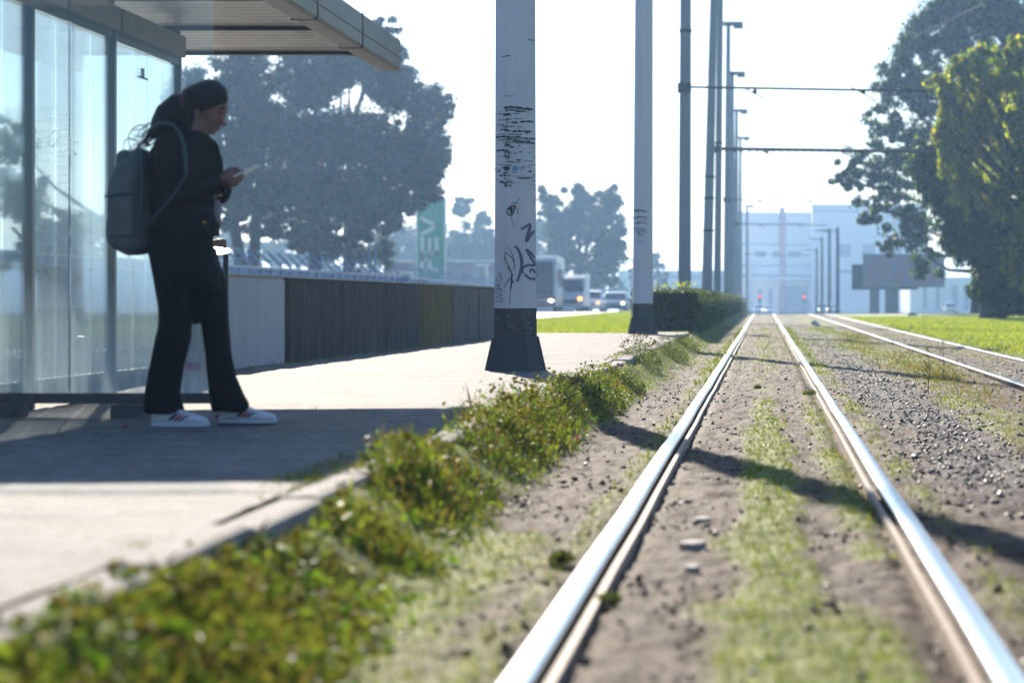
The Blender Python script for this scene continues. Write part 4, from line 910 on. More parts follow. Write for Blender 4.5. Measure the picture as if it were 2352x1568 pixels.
# ---------------------------------------------------------------- vehicles (all face the camera)
def wheelset(root, xs_, ys_, r, wd=.2):
    for x in xs_:
        for y in ys_:
            mb = MB(); mb.loft([[(x-wd/2, y+r*math.cos(a), r+r*math.sin(a)) for a in np.linspace(0, 2*PI, 15)[:-1]], [(x+wd/2, y+r*math.cos(a), r+r*math.sin(a)) for a in np.linspace(0, 2*PI, 15)[:-1]]])
            mb.build('wheel', M['tyre'], root)
def car(loc, label, m, est=False, lights=(True, True), amber=False, rz=0):
    root = empty('car', loc, label, 'car', 'cars on the road', rz); L_ = 4.4; W = .86
    prof = [(0, .35), (.02, .62), (.35, .78), (1.05, .92), (1.75, 1.38), (2.3, 1.46), (3.3, 1.42 if not est else 1.47), (3.9 if not est else 4.2, 1.0 if not est else 1.4), (4.38, .95), (4.4, .35), (4.2, .22), (.15, .22)]
    mb = MB(); mb.loft([[(x_*(1 if z < .95 else .78), y, z) for y, z in prof] for x_ in (-W, -W*.97, W*.97, W)]); mb.build('body', M[m], root, bevel=.06)
    mb = MB(); mb.add([(-.70, 1.10, .955), (.70, 1.10, .955), (.60, 1.68, 1.35), (-.60, 1.68, 1.35), (-.70, 1.13, .93), (.70, 1.13, .93), (.6, 1.72, 1.32), (-.6, 1.72, 1.32)], [(0,1,2,3),(4,7,6,5),(0,4,5,1),(1,5,6,2),(2,6,7,3),(3,7,4,0)]); mb.build('windscreen', M['screen'], root)
    for sgn in (-1, 1):
        mb = MB(); mb.prism([(1.35, .98), (1.85, 1.34), (3.3, 1.34), (3.75, 1.0)], 'x', sgn*.70, sgn*.72); mb.build('side_window', M['screen'], root)
        on = lights[0 if sgn < 0 else 1]
        mb = MB(); mb.ell((sgn*.62, .06, .64), (.13, .07, .08), 10, 6); mb.build('headlight', M['lampon'] if on else M['amber'] if amber else M['carwhite'], root)
        mb = MB(); mb.ell((sgn*.95, 1.25, 1.0), (.10, .05, .07), 8, 6); mb.build('wing_mirror', M[m], root)
    mb = MB(); mb.box((-.45, -.02, .42), (.45, .03, .56)); mb.build('grille', M['tyre'], root)
    wheelset(root, (-.78, .78), (.85, 3.5), .31)
def rz_(Y): return .175+float(drop(np.array(Y)))
s_ = .0252; Y = F*s_
root = empty('coach', (P(1243, 700, s_).x-.35, Y, rz_(Y)), 'white and red coach facing the camera behind the nearest pole', 'bus', None, .045); 
mb = MB(); pr = [(0, .3), (-.02, 1.0), (.05, 2.2), (.35, 3.1), (.8, 3.3), (11.8, 3.3), (12, 3.0), (12, .3)]
mb.loft([[(x_, y, z) for y, z in pr] for x_ in (-1.25, -1.2, 1.2, 1.25)]); mb.build('body', M['buswhite'], root, bevel=.08)
mb = MB(); mb.add([(-1.12, -.10, 1.0), (1.05, -.10, 1.0), (1.05, -.04, 2.2), (-1.12, -.04, 2.2), (1.02, .20, 2.95), (-1.1, .20, 2.95)], [(0, 1, 2, 3), (3, 2, 4, 5)]); mb.build('windscreen', M['screen'], root)
mb = MB(); mb.box((-1.22, -.07, .72), (1.15, -.03, .98)); mb.box((-1.22, -.09, .30), (1.15, -.04, .62)); mb.build('bumper', M['busred'], root)
mb = MB()
for k in range(7): mb.box((1.252, 1.3+k*1.45, 1.5), (1.262, 2.6+k*1.45, 2.6))
mb.build('side_window', M['screen'], root)
for sgn in (-1, 1):
    mb = MB(); mb.ell((sgn*.92, -.08, .66), (.13, .05, .09), 10, 6); mb.build('headlight', M['lampon'] if sgn > 0 else M['carwhite'], root)
mb = MB(); mb.tube([(1.25, .1, 2.8), (1.42, -.25, 2.75), (1.42, -.3, 2.5)], .03, 5); mb.box((1.34, -.4, 1.85), (1.52, -.25, 2.45)); mb.build('wing_mirror', M['busred'], root)
wheelset(root, (-1.1, 1.1), (2.2, 8.8), .48, .3)
s_ = .0272; Y = F*s_; root = empty('van', (P(1312, 700, s_).x-.2, Y, rz_(Y)), 'white delivery van following the coach with one light on', 'van')
mb = MB(); pr = [(0, .35), (0, .9), (.35, 1.15), (.95, 1.3), (1.6, 2.15), (2.1, 2.35), (5.3, 2.35), (5.4, .35)]
mb.loft([[(x_, y, z) for y, z in pr] for x_ in (-.98, -.94, .94, .98)]); mb.build('body', M['buswhite'], root, bevel=.06)
mb = MB(); mb.add([(-.85, .96, 1.33), (.85, .96, 1.33), (.78, 1.52, 2.08), (-.78, 1.52, 2.08)], [(0, 1, 2, 3)]); mb.v = [(a, b-.10, c) for a, b, c in mb.v]; mb.build('windscreen', M['screen'], root)
mb = MB(); mb.box((-.6, -.03, .55), (.6, .02, .8)); mb.build('grille', M['tyre'], root)
for sgn in (-1, 1):
    mb = MB(); mb.ell((sgn*.75, -.01, .85), (.14, .05, .11), 10, 6); mb.build('headlight', M['amber'] if sgn > 0 else M['carwhite'], root)
wheelset(root, (-.85, .85), (1.0, 4.3), .34)
Y = .0287*F; car(Vector((P(1352, 700, .0287).x, Y, rz_(Y))), 'silver car behind the van with an amber indicator', 'carsilver', False, (False, False), True)
Y = .0305*F; car(Vector((P(1410, 700, .0305).x, Y, rz_(Y))), 'grey estate car with a bright headlight, rightmost in the queue', 'carblue', True, (False, True))
Y = .036*F; car(Vector((P(1330, 700, .036).x, Y, rz_(Y))), 'pale car roof showing above the silver car', 'carwhite', False, (False, False))
Y = .040*F; car(Vector((P(1448, 700, .040).x, Y, rz_(Y))), 'distant car with headlights beside the second pole', 'carwhite', False, (True, True))
for (x, s_, mm, lt, lab) in ((1742, .070, 'carwhite', (False, True), 'leftmost hazy car waiting at the track end'), (1766, .074, 'carwhite', (True, False), 'hazy white car between the rails vanishing point'), (1890, .062, 'carsilver', (True, True), 'hazy car with lights behind the slim poles'),
                             (1917, .066, 'carwhite', (True, False), 'hazy white car left of the billboard'), (2185, .058, 'carwhite', (False, False), 'hazy white car under the right trees')):
    Y = s_*F; car(Vector(((x-1755)*s_, Y, float(drop(np.array(Y)))+.15)), lab, mm, False, lt)

# ---------------------------------------------------------------- bus shelter
bS = [.00214, .00245, .00276, .00307, .00339]     # bay lines
Ys = [F*q for q in bS]; XB = -4.14; XF = -2.83; XR = -4.58
ZG0 = PLAT+.16; ZG1 = PLAT+2.26
root = empty('bus_shelter', (XB, Ys[1], PLAT), 'tram stop shelter with zinc edged roof and dusty glass back wall', 'shelter')
def SB(): return MB((XB, Ys[1], PLAT))
for i, y in enumerate(Ys[:4]):
    mb = SB(); wd = .030 if i < 3 else .022; mb.box((XB-.03, y-wd, PLAT), (XB+.03, y+wd, ZG1+.12)); mb.build('post', M['blueframe'], root, bevel=.004)
for i in range(3):
    y0, y1 = Ys[i]+.032, Ys[i+1]-.032
    mb = SB(); mb.box((XB-.025, y0, ZG1), (XB+.025, y1, ZG1+.05)); mb.box((XB-.02, y0, ZG0-.045), (XB+.02, y1, ZG0)); mb.build('glazing_bar', M['blueframe'], root)
    mb = SB(); mb.box((XB-.02, y0, ZG1+.055), (XB+.07, y1, ZG1+.20)); mb.build('rail_plate', M['rail_top'], root)
    cuts = [0, .30, .52, .74, .97, 1.0]; w_ = y1-y0
    for k in range(4):
        a, b_ = y0+w_*cuts[k]+.002, y0+w_*cuts[k+1]-.002
        mb = SB(); mb.box((XB-.004+.003*(k % 2), a, ZG0+.001), (XB+.004+.003*(k % 2), b_, ZG1-.001)); mb.build('glass_pane', M['glass'], root)
# roof
Y0, Y1 = Ys[1]-.02, Ys[4]; ZU = CZ+522*.00339; TH = .24
ZC = CZ+1.915; mb = SB(); n_ = int((Y1-Y0)/.105); q_ = (Y1-Y0)/n_
for k in range(n_): mb.box((XR+.06, Y0+q_*k, ZC+.005), (XF-.172, Y0+q_*(k+.70), ZC+.050))
mb.build('ceiling_slats', M['ceiling'], root)
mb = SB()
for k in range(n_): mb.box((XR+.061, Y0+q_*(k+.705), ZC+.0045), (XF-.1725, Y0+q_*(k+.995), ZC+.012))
mb.build('ceiling_joints', M['joint'], root)  # dark strips between the slats stand in for groove shadow
mb = SB(); mb.box((XR+.057, Y0, ZC+.0505), (XF-.1735, Y1, ZC+.056)); mb.build('ceiling_board', M['beam'], root)
mb = SB(); mb.box((XR, Y0, ZC+.058), (XF-.10, Y1, ZU+TH-.01)); mb.build('roof_deck', M['rooffascia'], root)
for i in range(1, 4):
    a, b_ = Ys[i]+(.012 if i > 1 else -.02), Ys[i+1]-(.012 if i < 3 else 0)
    mb = SB(); mb.prism([(XF, ZU+.02), (XF, ZU+TH), (XF-.03, ZU+TH+.01), (XF-.16, ZU+TH), (XF-.16, ZU+.10), (XF-.15, ZU), (XF-.02, ZU)], 'y', a, b_); mb.build('fascia', M['rooffascia'], root, bevel=.006)
    mb = SB(); mb.box((XF-.145, a+.01, ZU+.10), (XF+.004, b_-.01, ZU+.104)); mb.build('fascia_seam', M['roofjoint'], root)
for i in (2, 3):
    y = Ys[i]; mb = SB(); mb.box((XF-.165, y-.022, ZU-.003), (XF+.003, y+.022, ZU+TH+.004)); mb.build('fascia_joint', M['roofjoint'], root)
for y, th in ((Ys[2], .075), (Ys[3]+.02, .055), (Ys[4]-.05, .04)):
    mb = SB(); mb.box((XR+.062, y-.04, ZC-.022), (XF-.172, y+.04, ZC+.003)); mb.build('roof_beam', M['beam'], root)
mb = SB(); mb.box((XR, Y0, ZC-.02), (XR+.055, Y1, ZC+.056)); mb.build('rear_fascia', M['rooffascia'], root)
mb = SB()
for y in Ys[1:4]: mb.tube([(XB, y, ZG1+.1), (XB, y, ZC)], .025, 6)
mb.build('roof_strut', M['blueframe'], root)
# marks on the shelter panes
def pane_mark(lines, m, wd, label):
    mb = SB()
    for ln in lines:
        pts = smooth_line(ln, 4); V = []
        for i, p in enumerate(pts):
            for sg in (1, -1):
                x_, y_ = p; s_ = 4.12/(1755-x_); V.append((XB+.012, F*s_, CZ-(y_+sg*wd-687)*s_))
        mb.add(V, [(2*i, 2*i+1, 2*i+3, 2*i+2) for i in range(len(pts)-1)])
    link('graffiti', mb.mesh('graffiti'), M[m], root)['label'] = label
pane_mark([[(112, 320), (118, 270), (124, 300), (116, 330)], [(112, 320), (130, 300), (138, 320), (122, 338), (112, 325)], [(124, 335), (136, 318), (134, 345)], [(162, 330), (170, 320), (172, 350), (166, 345)], [(174, 330), (184, 325), (180, 355), (172, 348)], [(168, 362), (178, 352), (180, 365)]], 'purple', .7, 'faded purple scribbles on the glass')
mb = SB(); s_ = 4.12/(1755-330); yq = F*s_
mb.box((XB+.010, yq-.10, CZ-(181-687)*s_), (XB+.014, yq+.14, CZ-(177-687)*s_)); mb.box((XB+.010, yq-.03, CZ-(181-687)*s_), (XB+.014, yq+.05, CZ-(157-687)*s_)); mb.build('sticker', M['marker'], root)
# end screen (glass windbreak the woman stands beside)
sE = .00227; YE = F*sE; z0 = CZ-(902-687)*sE; XS = (488-1755)*sE; XL = XB+.04
root = empty('glass_screen', (XL, YE, PLAT), 'big clear glass wind screen on a concrete foot behind the woman', 'glass screen')
def EB(): return MB((XL, YE, PLAT))
xm = (160-1755)*sE
for a, b_, dz in ((XL-.5, xm-.003, .012), (xm+.003, XS, 0)):
    mb = EB(); mb.box((a, YE-.005, z0), (b_, YE+.005, ZU-.05)); mb.build('glass_pane', M['glass2'], root)
mb = EB(); mb.box((XL-.5, YE-.02, z0-.055), (XS, YE+.02, z0-.001)); mb.build('bottom_rail', M['concrete'], root)
mb = EB(); mb.box((xm-.0025, YE-.008, z0+.02), (xm+.0025, YE+.008, ZU-.1)); mb.build('seam', M['blueframe'], root)
for x in (300, 20): 
    xc = (x-1755)*sE; mb = EB(); mb.box((xc-.085, YE-.09, PLAT-.02), (xc+.085, YE+.07, z0-.057)); mb.build('foot_block', M['concrete'], root, bevel=.01)
mb = EB(); mb.box(((430-1755)*sE, YE-.009, CZ-(850-687)*sE), ((462-1755)*sE, YE-.006, CZ-(833-687)*sE)); mb.build('sticker', M['sticker'], root)

# ---------------------------------------------------------------- people
def ring_loft(mb, rings, n=20):
    mb.loft([[(c[0]+c[3]*math.cos(2*PI*k/n), c[1]+c[4]*math.sin(2*PI*k/n), c[2]) for k in range(n)] for c in rings])
sW = .002146; YW = F*sW
def Wp(x, y, dy=0): return Vector(((x-1755)*sW, YW+dy, CZ-(y-687)*sW))
OW = Vector(((430-1755)*sW, YW, PLAT))
root = empty('person', OW, 'woman in dark jacket and black flared trousers looking down at a phone', 'person')
def PB(): return MB(OW)
def E(mb, x, y, rx, rz, ry, dy=0, tilt=0): mb.ell(Wp(x, y, dy), (rx*sW, ry, rz*sW), 20, 14, Matrix.Rotation(math.radians(tilt), 3, 'Y'))
def T(mb, pts, rad, sides=12): mb.tube([Wp(*p) for p in pts], [r*sW for r in rad], sides)
# body: one continuous skin (head with face, neck, trunk, arms, hands with five fingers, legs)
mb = PB()
E(mb, 480, 232, 42, 43, .078); E(mb, 488, 246, 36, 31, .066, 0, 15); E(mb, 492, 268, 26, 22, .055, 0, 20); E(mb, 484, 282, 17, 20, .042, 0, 20); E(mb, 476, 291, 15, 12, .036)
E(mb, 510, 276, 7, 13, .012, 0, -8); E(mb, 515, 286, 5, 4.6, .014); E(mb, 514, 248, 10, 9, .045, 0, 20)
E(mb, 502, 293, 5.5, 3.2, .020); E(mb, 497, 299, 5.5, 3.2, .018); E(mb, 487, 304, 8, 6, .02); E(mb, 492, 275, 14, 15, .048)
for dy in (-.078, .078): E(mb, 461, 262, 6, 10, .010, dy, 15)
T(mb, [(466, 275), (452, 305), (432, 335)], [24, 24, 30]); E(mb, 425, 350, 50, 28, .17)
ring_loft(mb, [(*Wp(425, y, 0), a*sW, b_) for y, a, b_ in ((335, 42, .15), (380, 52, .16), (440, 48, .14), (500, 52, .15), (560, 55, .15), (610, 42, .12))])
for dy, ax in ((-.19, 0), (.19, 10)):
    T(mb, [(412+ax, 335, dy*.95), (428+ax, 400, dy*1.1), (436+ax, 455, dy*.95), (478+ax, 432, dy*.5), (506, 414, dy*.25)], [24, 20, 17, 15, 11.5])
def hand(mb, wrist, dirv, side, dy):
    """palm plus four bent fingers and a thumb closing round the phone"""
    wv = Wp(*wrist, dy); 
    mb.ell(Wp(wrist[0]+15, wrist[1]-6, dy*.7), (.038, .026, .030), 16, 10, Matrix.Rotation(math.radians(-25), 3, 'Y'))
    fl = [(34, .0), (38, .008), (36, .016), (30, .024)]
    for i, (ln, off) in enumerate(fl):
        y0 = wrist[1]-12+i*7.5; x0 = wrist[0]+20
        T(mb, [(x0, y0, dy*.55), (x0+ln*.45, y0-3, dy*.45), (x0+ln*.8, y0-8, dy*.15), (x0+ln*.86, y0-13, -dy*.05)], [4.8, 4.3, 3.8, 3.1], 8)
    T(mb, [(wrist[0]+8, wrist[1]-13, dy*.5), (wrist[0]+24, wrist[1]-24, dy*.3), (wrist[0]+40, wrist[1]-27, 0)], [6, 5, 3.6], 8)
hand(mb, (508, 413), 1, 1, -.05); hand(mb, (502, 418), 1, -1, .05)
T(mb, [(400, 600, -.09), (415, 760, -.11), (393, 945, -.12)], [30, 22, 14]); T(mb, [(462, 600, .09), (478, 760, .11), (500, 940, .12)], [30, 22, 14])
for x, dy in ((402, -.12), (508, .12)): E(mb, x+12, 957, 40, 12, .035, dy)
remesh('body', mb, .0065, M['skin'], root, 2, .5)
# face details
mb = PB(); 
for dy in (-.036, .036): E(mb, 511, 262, 4, 2.6, .012, dy, 20)
mb.build('eye', M['hair'], root, True)
mb = PB(); E(mb, 514, 250, 9, 1.8, .006, -.045, -20); E(mb, 514, 250, 9, 1.8, .006, .045, 20); mb.build('eyebrow', M['hair'], root, True)
mb = PB(); E(mb, 504, 296, 4.5, 2.6, .018, 0, 20); mb.build('lips', M['scrunchie'], root, True)
# hair
mb = PB(); E(mb, 477, 226, 49, 43, .091, 0, -18); E(mb, 453, 228, 34, 36, .088);  E(mb, 434, 285, 18, 36, .06); E(mb, 434, 262, 17, 32, .07)
E(mb, 435, 240, 22, 22, .05)
T(mb, [(436, 236), (410, 238), (390, 262), (378, 290), (368, 318)], [18, 26, 34, 34, 22]); T(mb, [(400, 228), (376, 262), (360, 295), (350, 320)], [12, 18, 16, 8])
remesh('hair', mb, .008, M['hair'], root, 4)
mb = PB()
for pts in ([(372, 290), (345, 298), (330, 288), (312, 292), (300, 305), (296, 322), (300, 340), (312, 350), (326, 344)], [(365, 305), (342, 312), (325, 325), (306, 322), (290, 318), (282, 330), (284, 350)],
            [(368, 300), (350, 318), (335, 335), (318, 330), (304, 336), (298, 350), (308, 362), (322, 356), (318, 344)], [(366, 285), (345, 282), (332, 286), (318, 300), (308, 318), (295, 316)],
            [(360, 315), (346, 326), (332, 328), (316, 340), (306, 356), (290, 350)], [(362, 318), (344, 334), (326, 338), (312, 348), (300, 342), (288, 348)]):
    dyo = random.uniform(-.03, .03); pts = smooth_line(pts, 5)
    mb.tube([Wp(p[0], p[1], dyo) for p in pts], [(1.9-1.3*i/len(pts))*sW for i in range(len(pts))], 6)
for q in range(16):
    x0, y0 = random.uniform(345, 372), random.uniform(285, 322); dyo = random.uniform(-.05, .05); x1, y1 = random.uniform(286, 325), random.uniform(300, 362)
    pts = smooth_line([(x0, y0), ((x0*2+x1)/3+random.uniform(-6, 6), (y0*2+y1)/3-random.uniform(-4, 14)), ((x0+2*x1)/3+random.uniform(-6, 6), (y0+2*y1)/3-random.uniform(-10, 12)), (x1, y1), (x1+random.uniform(-10, 14), y1+random.uniform(4, 14))], 4)
    mb.tube([Wp(p[0], p[1], dyo) for p in pts], [(1.2-.9*i/len(pts))*sW for i in range(len(pts))], 5)
mb.build('hair_strands', M['wisps'], root, True)
mb = PB(); c = Wp(428, 234); mb.tube([c+Vector((.012*math.cos(a)*.6, .045*math.cos(a), .045*math.sin(a))) for a in np.linspace(0, 2*PI, 17)], [.014+.004*(i % 2) for i in range(17)], 8); mb.build('scrunchie', M['scrunchie'], root, True)
# jacket
mb = PB()
ring_loft(mb, [(*Wp(x, y), a*sW, b_) for y, x, a, b_ in ((300, 436, 34, .12), (322, 424, 58, .185), (350, 420, 70, .21), (385, 420, 74, .215), (430, 418, 72, .20), (480, 422, 74, .20), (520, 425, 78, .21), (542, 425, 76, .21))])
T(mb, [(466, 305), (478, 330), (492, 370), (486, 420)], [12, 18, 22, 24])
for dy, ax in ((-.20, 0), (.20, 10)):
    T(mb, [(408+ax, 332, dy*.9), (420+ax, 390, dy*1.12), (432+ax, 448, dy*1.05), (470+ax, 440, dy*.65), (508, 420+(16 if dy > 0 else 0), dy*.35)], [34, 33, 33, 31, 24])
E(mb, 512, 446, 9, 20, .035, .05)
remesh('jacket', mb, .010, M['jacket'], root, 4, .6, (.014, 7, 1.6))
mb = PB(); T(mb, [(486, 332), (497, 362), (500, 400), (498, 440)], [9, 10, 8, 8]); T(mb, [(495, 460), (497, 512)], [11, 11])
mb.build('shirt', M['shirt'], root, True)
mb = PB()
for x, y in ((503, 453), (514, 450), (485, 513)): E(mb, x, y, 4, 4, .006, -.075 if x > 490 else -.15)
mb.build('button', M['gold'], root, True)
# trousers
def rg_(lst, dy, ry): return [(*Wp((a+b)/2, y, dy), (b-a)/2*sW, ry*k) for y, a, b, k in lst]
mb = PB()
ring_loft(mb, rg_([(525, 354, 492, 1.0), (565, 351, 487, 1.05), (600, 358, 493, 1.05), (640, 369, 503, 1.0), (670, 376, 506, .75)], 0, .19))
ring_loft(mb, rg_([(565, 352, 446, 1), (600, 360, 447, 1), (640, 370, 448, 1), (700, 377, 449, .95), (751, 372, 451, .85), (772, 366, 449, .82), (837, 357, 435, .85), (903, 346, 424, .95), (930, 341, 434, 1.0), (945, 341, 437, 1.02)], -.10, .115))
ring_loft(mb, rg_([(565, 410, 488, 1), (600, 425, 494, 1), (640, 436, 505, 1), (700, 446, 513, .95), (751, 452, 516, .85), (806, 460, 519, .82), (866, 465, 528, .9), (905, 470, 545, .98), (930, 474, 562, 1.0), (946, 477, 558, 1.02)], .10, .115))
E(mb, 446, 700, 26, 46, .10)
remesh('trousers', mb, .009, M['trouser'], root, 4, .6, (.010, 9, .35))
# shoes
def shoe(xh, xt, yb, dy):
    r_ = []; n = 18; L_ = xt-xh
    for t, h_, w_ in ((0, .3, .45), (.03, .62, .75), (.12, .95, .92), (.28, 1.0, .95), (.42, .86, .95), (.6, .62, 1.08), (.78, .46, 1.12), (.92, .34, .9), (.98, .24, .55), (1.0, .14, .25)):
        c = Wp(xh+L_*t, yb, dy); hh_ = .088*h_; ring = []
        for k in range(n):
            a = 2*PI*k/n; ring.append((c.x, c.y+.047*w_*math.copysign(abs(math.cos(a))**.8, math.cos(a)), c.z+.016+hh_*.5+hh_*.5*math.copysign(abs(math.sin(a))**.75, math.sin(a))))
        r_.append(ring)
    mb = PB(); mb.loft(r_); o = mb.build('shoe', M['shoe'], root, True)
    sm_ = MB(OW); r2 = []
    for t, w_ in ((-.01, .4), (.04, .8), (.25, .95), (.6, 1.1), (.8, 1.14), (.94, .9), (1.02, .35)):
        c = Wp(xh+L_*t, yb, dy); r2.append([(c.x, c.y+.049*w_*sg, c.z+z) for sg, z in ((-1, 0), (1, 0), (1, .02), (-1, .02))])
    sm_.loft(r2); sm_.build('sole', M['sole'], o)
    for k, (mm) in enumerate(('navy', 'red', 'navy')):
        st = MB(OW); x0 = xh+L_*(.44+.085*k); V = []
        for i in range(6):
            t = i/5; xx = x0-L_*.09+L_*.18*t; f_ = (xx-xh)/L_; hh_ = .088*np.interp(f_, [.28, .42, .6, .78], [1.0, .86, .62, .46]); w_ = np.interp(f_, [.28, .42, .6, .78], [.95, .95, 1.08, 1.12])
            zr = -.62+1.25*t; yy_ = -.047*w_*max(0, 1-abs(zr)**2.4)**.42-.0035; c = Wp(xx, yb, dy)
            for e_ in (-1, 1): V.append((c.x+e_*.0105, c.y+yy_, c.z+.016+hh_*.5+hh_*.5*zr))
        st.add(V, [(2*i, 2*i+1, 2*i+3, 2*i+2) for i in range(5)]); link('stripe', st.mesh('stripe'), M[mm], o)
shoe(364, 491, 975, -.12); shoe(490, 622, 973, .12)
# phone and backpack: things of their own
a, b_ = Wp(534, 409), Wp(594, 381); mb = MB((a+b_)/2); d = (b_-a).normalized(); nr = Vector((-d.z, 0, d.x))
mb.loft([[tuple(p+Vector((0, sg*.036, 0))+nr*z) for sg, z in ((-1, -.004), (1, -.004), (1, .004), (-1, .004))] for p in (a, b_)]); o = mb.build('phone', M['phone'], bevel=.002); tag(o, 'slim phone held in front of the woman', 'phone')
OB = Wp(300, 480); root = empty('backpack', OB, 'grey green backpack hanging full on the back of the woman', 'backpack')
mb = MB(OB)
ring_loft(mb, [(*Wp((a+b)/2, y), (b-a)/2*sW, r_) for y, a, b, r_ in ((342, 316, 340, .06), (356, 300, 352, .11), (386, 270, 356, .15), (442, 249, 358, .165), (513, 243, 358, .17), (548, 248, 360, .165), (570, 264, 356, .15), (583, 298, 338, .10))], 24)
E(mb, 268, 520, 24, 45, .12); E(mb, 300, 372, 30, 22, .12, 0, 35)
remesh('pack_body', mb, .010, M['pack'], root, 3, .6, (.016, 6, 1.2))
mb = MB(OB); ring_loft(mb, [(*Wp(300, y, -.165), 30*sW, .03) for y in (455, 462, 535, 545)], 16); remesh('side_pocket', mb, .008, M['pack'], root, 3)
mb = MB(OB); mb.tube([Wp(*p) for p in ((352, 335, -.17), (369, 305, -.20), (392, 290, -.21), (420, 292, -.22), (440, 312, -.24), (452, 344, -.26), (456, 380, -.27), (456, 410, -.27))], [.010]*8, 6)
mb.tube([Wp(*p) for p in ((456, 410, -.27), (430, 455, -.28), (385, 500, -.24), (352, 540, -.18))], [.006]*4, 6)
mb.build('shoulder_strap', M['strap'], root, True)
mb = MB(OB); mb.tube([Wp(*p) for p in ((262, 455, -.17), (300, 448, -.178), (340, 446, -.17))], .006, 6); mb.tube([Wp(*p) for p in ((345, 350, -.14), (348, 450, -.17), (346, 540, -.16))], .007, 6); mb.build('seam', M['strap'], root, True)
mb = MB(OB); mb.box(Wp(285, 521, -.176), Wp(302, 512, -.170)); mb.build('badge', M['packdark'], root)
mb = MB(OB); mb.tube([Wp(*p) for p in ((322, 348, 0), (318, 334, 0), (330, 326, 0), (345, 335, 0))], .008, 6); mb.build('top_handle', M['packdark'], root, True)

# second person, almost wholly hidden behind the woman; only a forearm and fist show
sQ = .00350; YQ = F*sQ
def Qp(x, y, dy=0): return Vector(((x-1737)*sQ, YQ+dy, CZ-(y-687)*sQ))
OQ = Vector((Qp(418, 700).x, YQ, PLAT)); root = empty('person', OQ, 'person hidden behind the woman with only a bare forearm and fist showing', 'person')
def TQ(mb, pts, rad, sides=12): mb.tube([Qp(*p) for p in pts], [r*sQ for r in rad], sides)
mb = MB(OQ)
mb.ell(Qp(420, 408), (.082, .075, .11)); mb.ell(Qp(427, 416), (.06, .05, .075)); mb.ell(Qp(444, 415), (.012, .012, .014)); TQ(mb, [(420, 430), (420, 450)], [17, 19])
TQ(mb, [(420, 455), (420, 500), (420, 560), (420, 600)], [40, 44, 38, 42])
TQ(mb, [(412, 600, -.09), (410, 720, -.09), (410, 845, -.09)], [25, 17, 12]); TQ(mb, [(424, 600, .09), (414, 720, .09), (412, 845, .09)], [25, 17, 12])
for dy in (-.09, .09): mb.ell(Qp(420, 852, dy), (.13, .045, .035))
TQ(mb, [(425, 470, .18), (430, 530, .2), (445, 570, .15), (462, 563, -.02), (484, 559, -.12)], [15, 13, 12, 11, 8])
TQ(mb, [(415, 470, -.18), (408, 540, -.2), (418, 600, -.18), (430, 640, -.14)], [15, 13, 11, 8])
# fist: palm block and four folded fingers, thumb across
mb.ell(Qp(494, 559, -.13), (.042, .035, .036), 16, 12, Matrix.Rotation(math.radians(18), 3, 'Y'))
for i in range(4):
    y = 553+i*5.2; TQ(mb, [(497, y-1, -.135), (508, y-1, -.145), (511, y+2, -.165), (505, y+3, -.175)], [3.0, 3.0, 2.8, 2.4], 8)
TQ(mb, [(490, 553, -.15), (498, 556, -.17), (505, 560, -.178)], [3.6, 3.2, 2.6], 8)
remesh('body', mb, .007, M['skin'], root, 2)
mb = MB(OQ); mb.ell(Qp(417, 402), (.088, .083, .10)); mb.build('hair', M['hair'], root, True)
mb = MB(OQ); ring_loft(mb, [(*Qp(420, y), a, b_) for y, a, b_ in ((448, .07, .12), (460, .13, .2), (520, .16, .2), (600, .15, .18), (615, .155, .185))])
TQ(mb, [(425, 470, .18), (430, 530, .2), (440, 560, .17)], [19, 18, 17]); TQ(mb, [(415, 470, -.18), (408, 540, -.2), (412, 575, -.19)], [19, 18, 17]); remesh('jumper', mb, .011, M['jacket'], root, 3)
mb = MB(OQ); TQ(mb, [(412, 600, -.09), (410, 720, -.09), (410, 845, -.09)], [28, 21, 17]); TQ(mb, [(424, 600, .09), (414, 720, .09), (412, 845, .09)], [28, 21, 17]); remesh('trousers', mb, .012, M['denim'], root, 3)

# ---------------------------------------------------------------- litter bin with a polished tilted lid
sB = .00359; YB = F*sB
def Bp(x, y, dy=0): return Vector(((x-1755)*sB, YB+dy, CZ-(y-687)*sB))
OBn = Vector((Bp(495, 700).x, YB, PLAT)); root = empty('litter_bin', OBn, 'litter bin with a gleaming tilted round lid behind the woman', 'bin')
lc = Bp(484, 576); tocam = (Vector((0, 0, CZ))-lc).normalized(); nrm = (sdir+tocam).normalized()
ux = nrm.cross(Vector((0, 1, 0))).normalized(); uy = nrm.cross(ux); R_ = .158
mb = MB(OBn); mb.loft([[tuple(lc+nrm*h_+(ux*math.cos(a)+uy*math.sin(a))*r_) for a in np.linspace(0, 2*PI, 33)[:-1]] for h_, r_ in ((-.012, R_), (0, R_))]); mb.build('lid', M['lid'], root)
mb = MB(OBn); mb.loft([[(lc.x+r_*math.cos(a), lc.y+r_*math.sin(a), z) for a in np.linspace(0, 2*PI, 25)[:-1]] for z, r_ in ((PLAT+.45, .10), (PLAT+.47, .125), (PLAT+.86, .125))]); mb.build('bin_body', M['darksteel'], root, False)
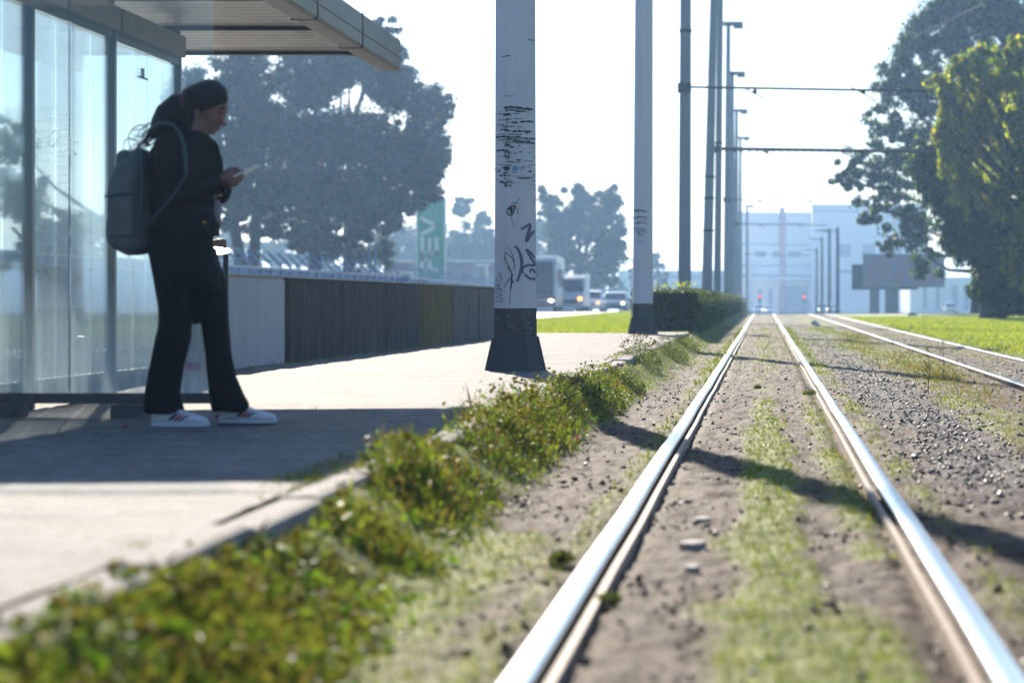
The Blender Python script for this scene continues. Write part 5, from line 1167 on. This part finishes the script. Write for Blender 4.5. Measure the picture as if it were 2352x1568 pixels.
px_ = Bp(519, 700).x; mb = MB(OBn); mb.box((px_-.02, YB-.02, PLAT), (px_+.02, YB+.02, CZ+108*sB)); mb.build('post', M['darksteel'], root, bevel=.004)
mb = MB(OBn)
for yy_ in (608, 634): mb.box((lc.x+.1, YB-.012, CZ-(yy_-687)*sB), (px_-.018, YB+.012, CZ-(yy_-4-687)*sB))
mb.build('bracket', M['kerb'], root)
mb = MB(OBn); mb.box((px_-.05, YB-.05, PLAT-.01), (px_+.05, YB+.05, PLAT+.02)); mb.build('foot_plate', M['darksteel'], root)

# small rubbish by the wall foot
for (x, y, r_, mm, lab) in ((635, 836, .035, 'paper', 'crumpled pale paper at the foot of the dark wall'), (575, 842, .03, 'paper', 'scrap of paper by the white wall panel'), (700, 823, .03, 'leafred', 'dry leaf by the dark wall')):
    s_ = .618/(y-687); c = Vector(((x-1755)*s_, F*s_, PLAT+.01)); mb = MB(c); mb.ell(c+Vector((0, 0, r_*.4)), (r_, r_*.7, r_*.5), 10, 6); mb.ell(c+Vector((r_*.6, 0, r_*.2)), (r_*.6, r_*.5, r_*.3), 8, 5)
    tag(remesh('litter', mb, .008, M[mm], None, 2), lab, 'litter', 'litter at the wall foot')
for (x, y, lab) in ((542, 838, 'leafy green tuft at the foot of the white wall panel'), (648, 828, 'grass tuft between white and dark wall panels')):
    s_ = .618/(y-687); weed_clump(((x-1755)*s_+.05, F*s_, PLAT), .12, .15, 500, 0, lab, 9, 'weed', 'tufts at the wall foot')

# ---------------------------------------------------------------- air
mb = MB(); mb.box((-950, -40, -22), (950, 2700, 27)); o = mb.build('haze', None); o.data.materials.clear()
hm = bpy.data.materials.new('haze'); hm.use_nodes = True; hn = hm.node_tree; hn.nodes.clear()
ho = hn.nodes.new('ShaderNodeOutputMaterial'); pv = hn.nodes.new('ShaderNodeVolumePrincipled')
pv.inputs['Color'].default_value = (.37, .62, 1.0, 1); pv.inputs['Density'].default_value = .00052; pv.inputs['Anisotropy'].default_value = .65
hn.links.new(pv.outputs[0], ho.inputs['Volume']); o.data.materials.append(hm); tag(o, 'pale bluish morning haze over the whole place', 'haze', kind='stuff')
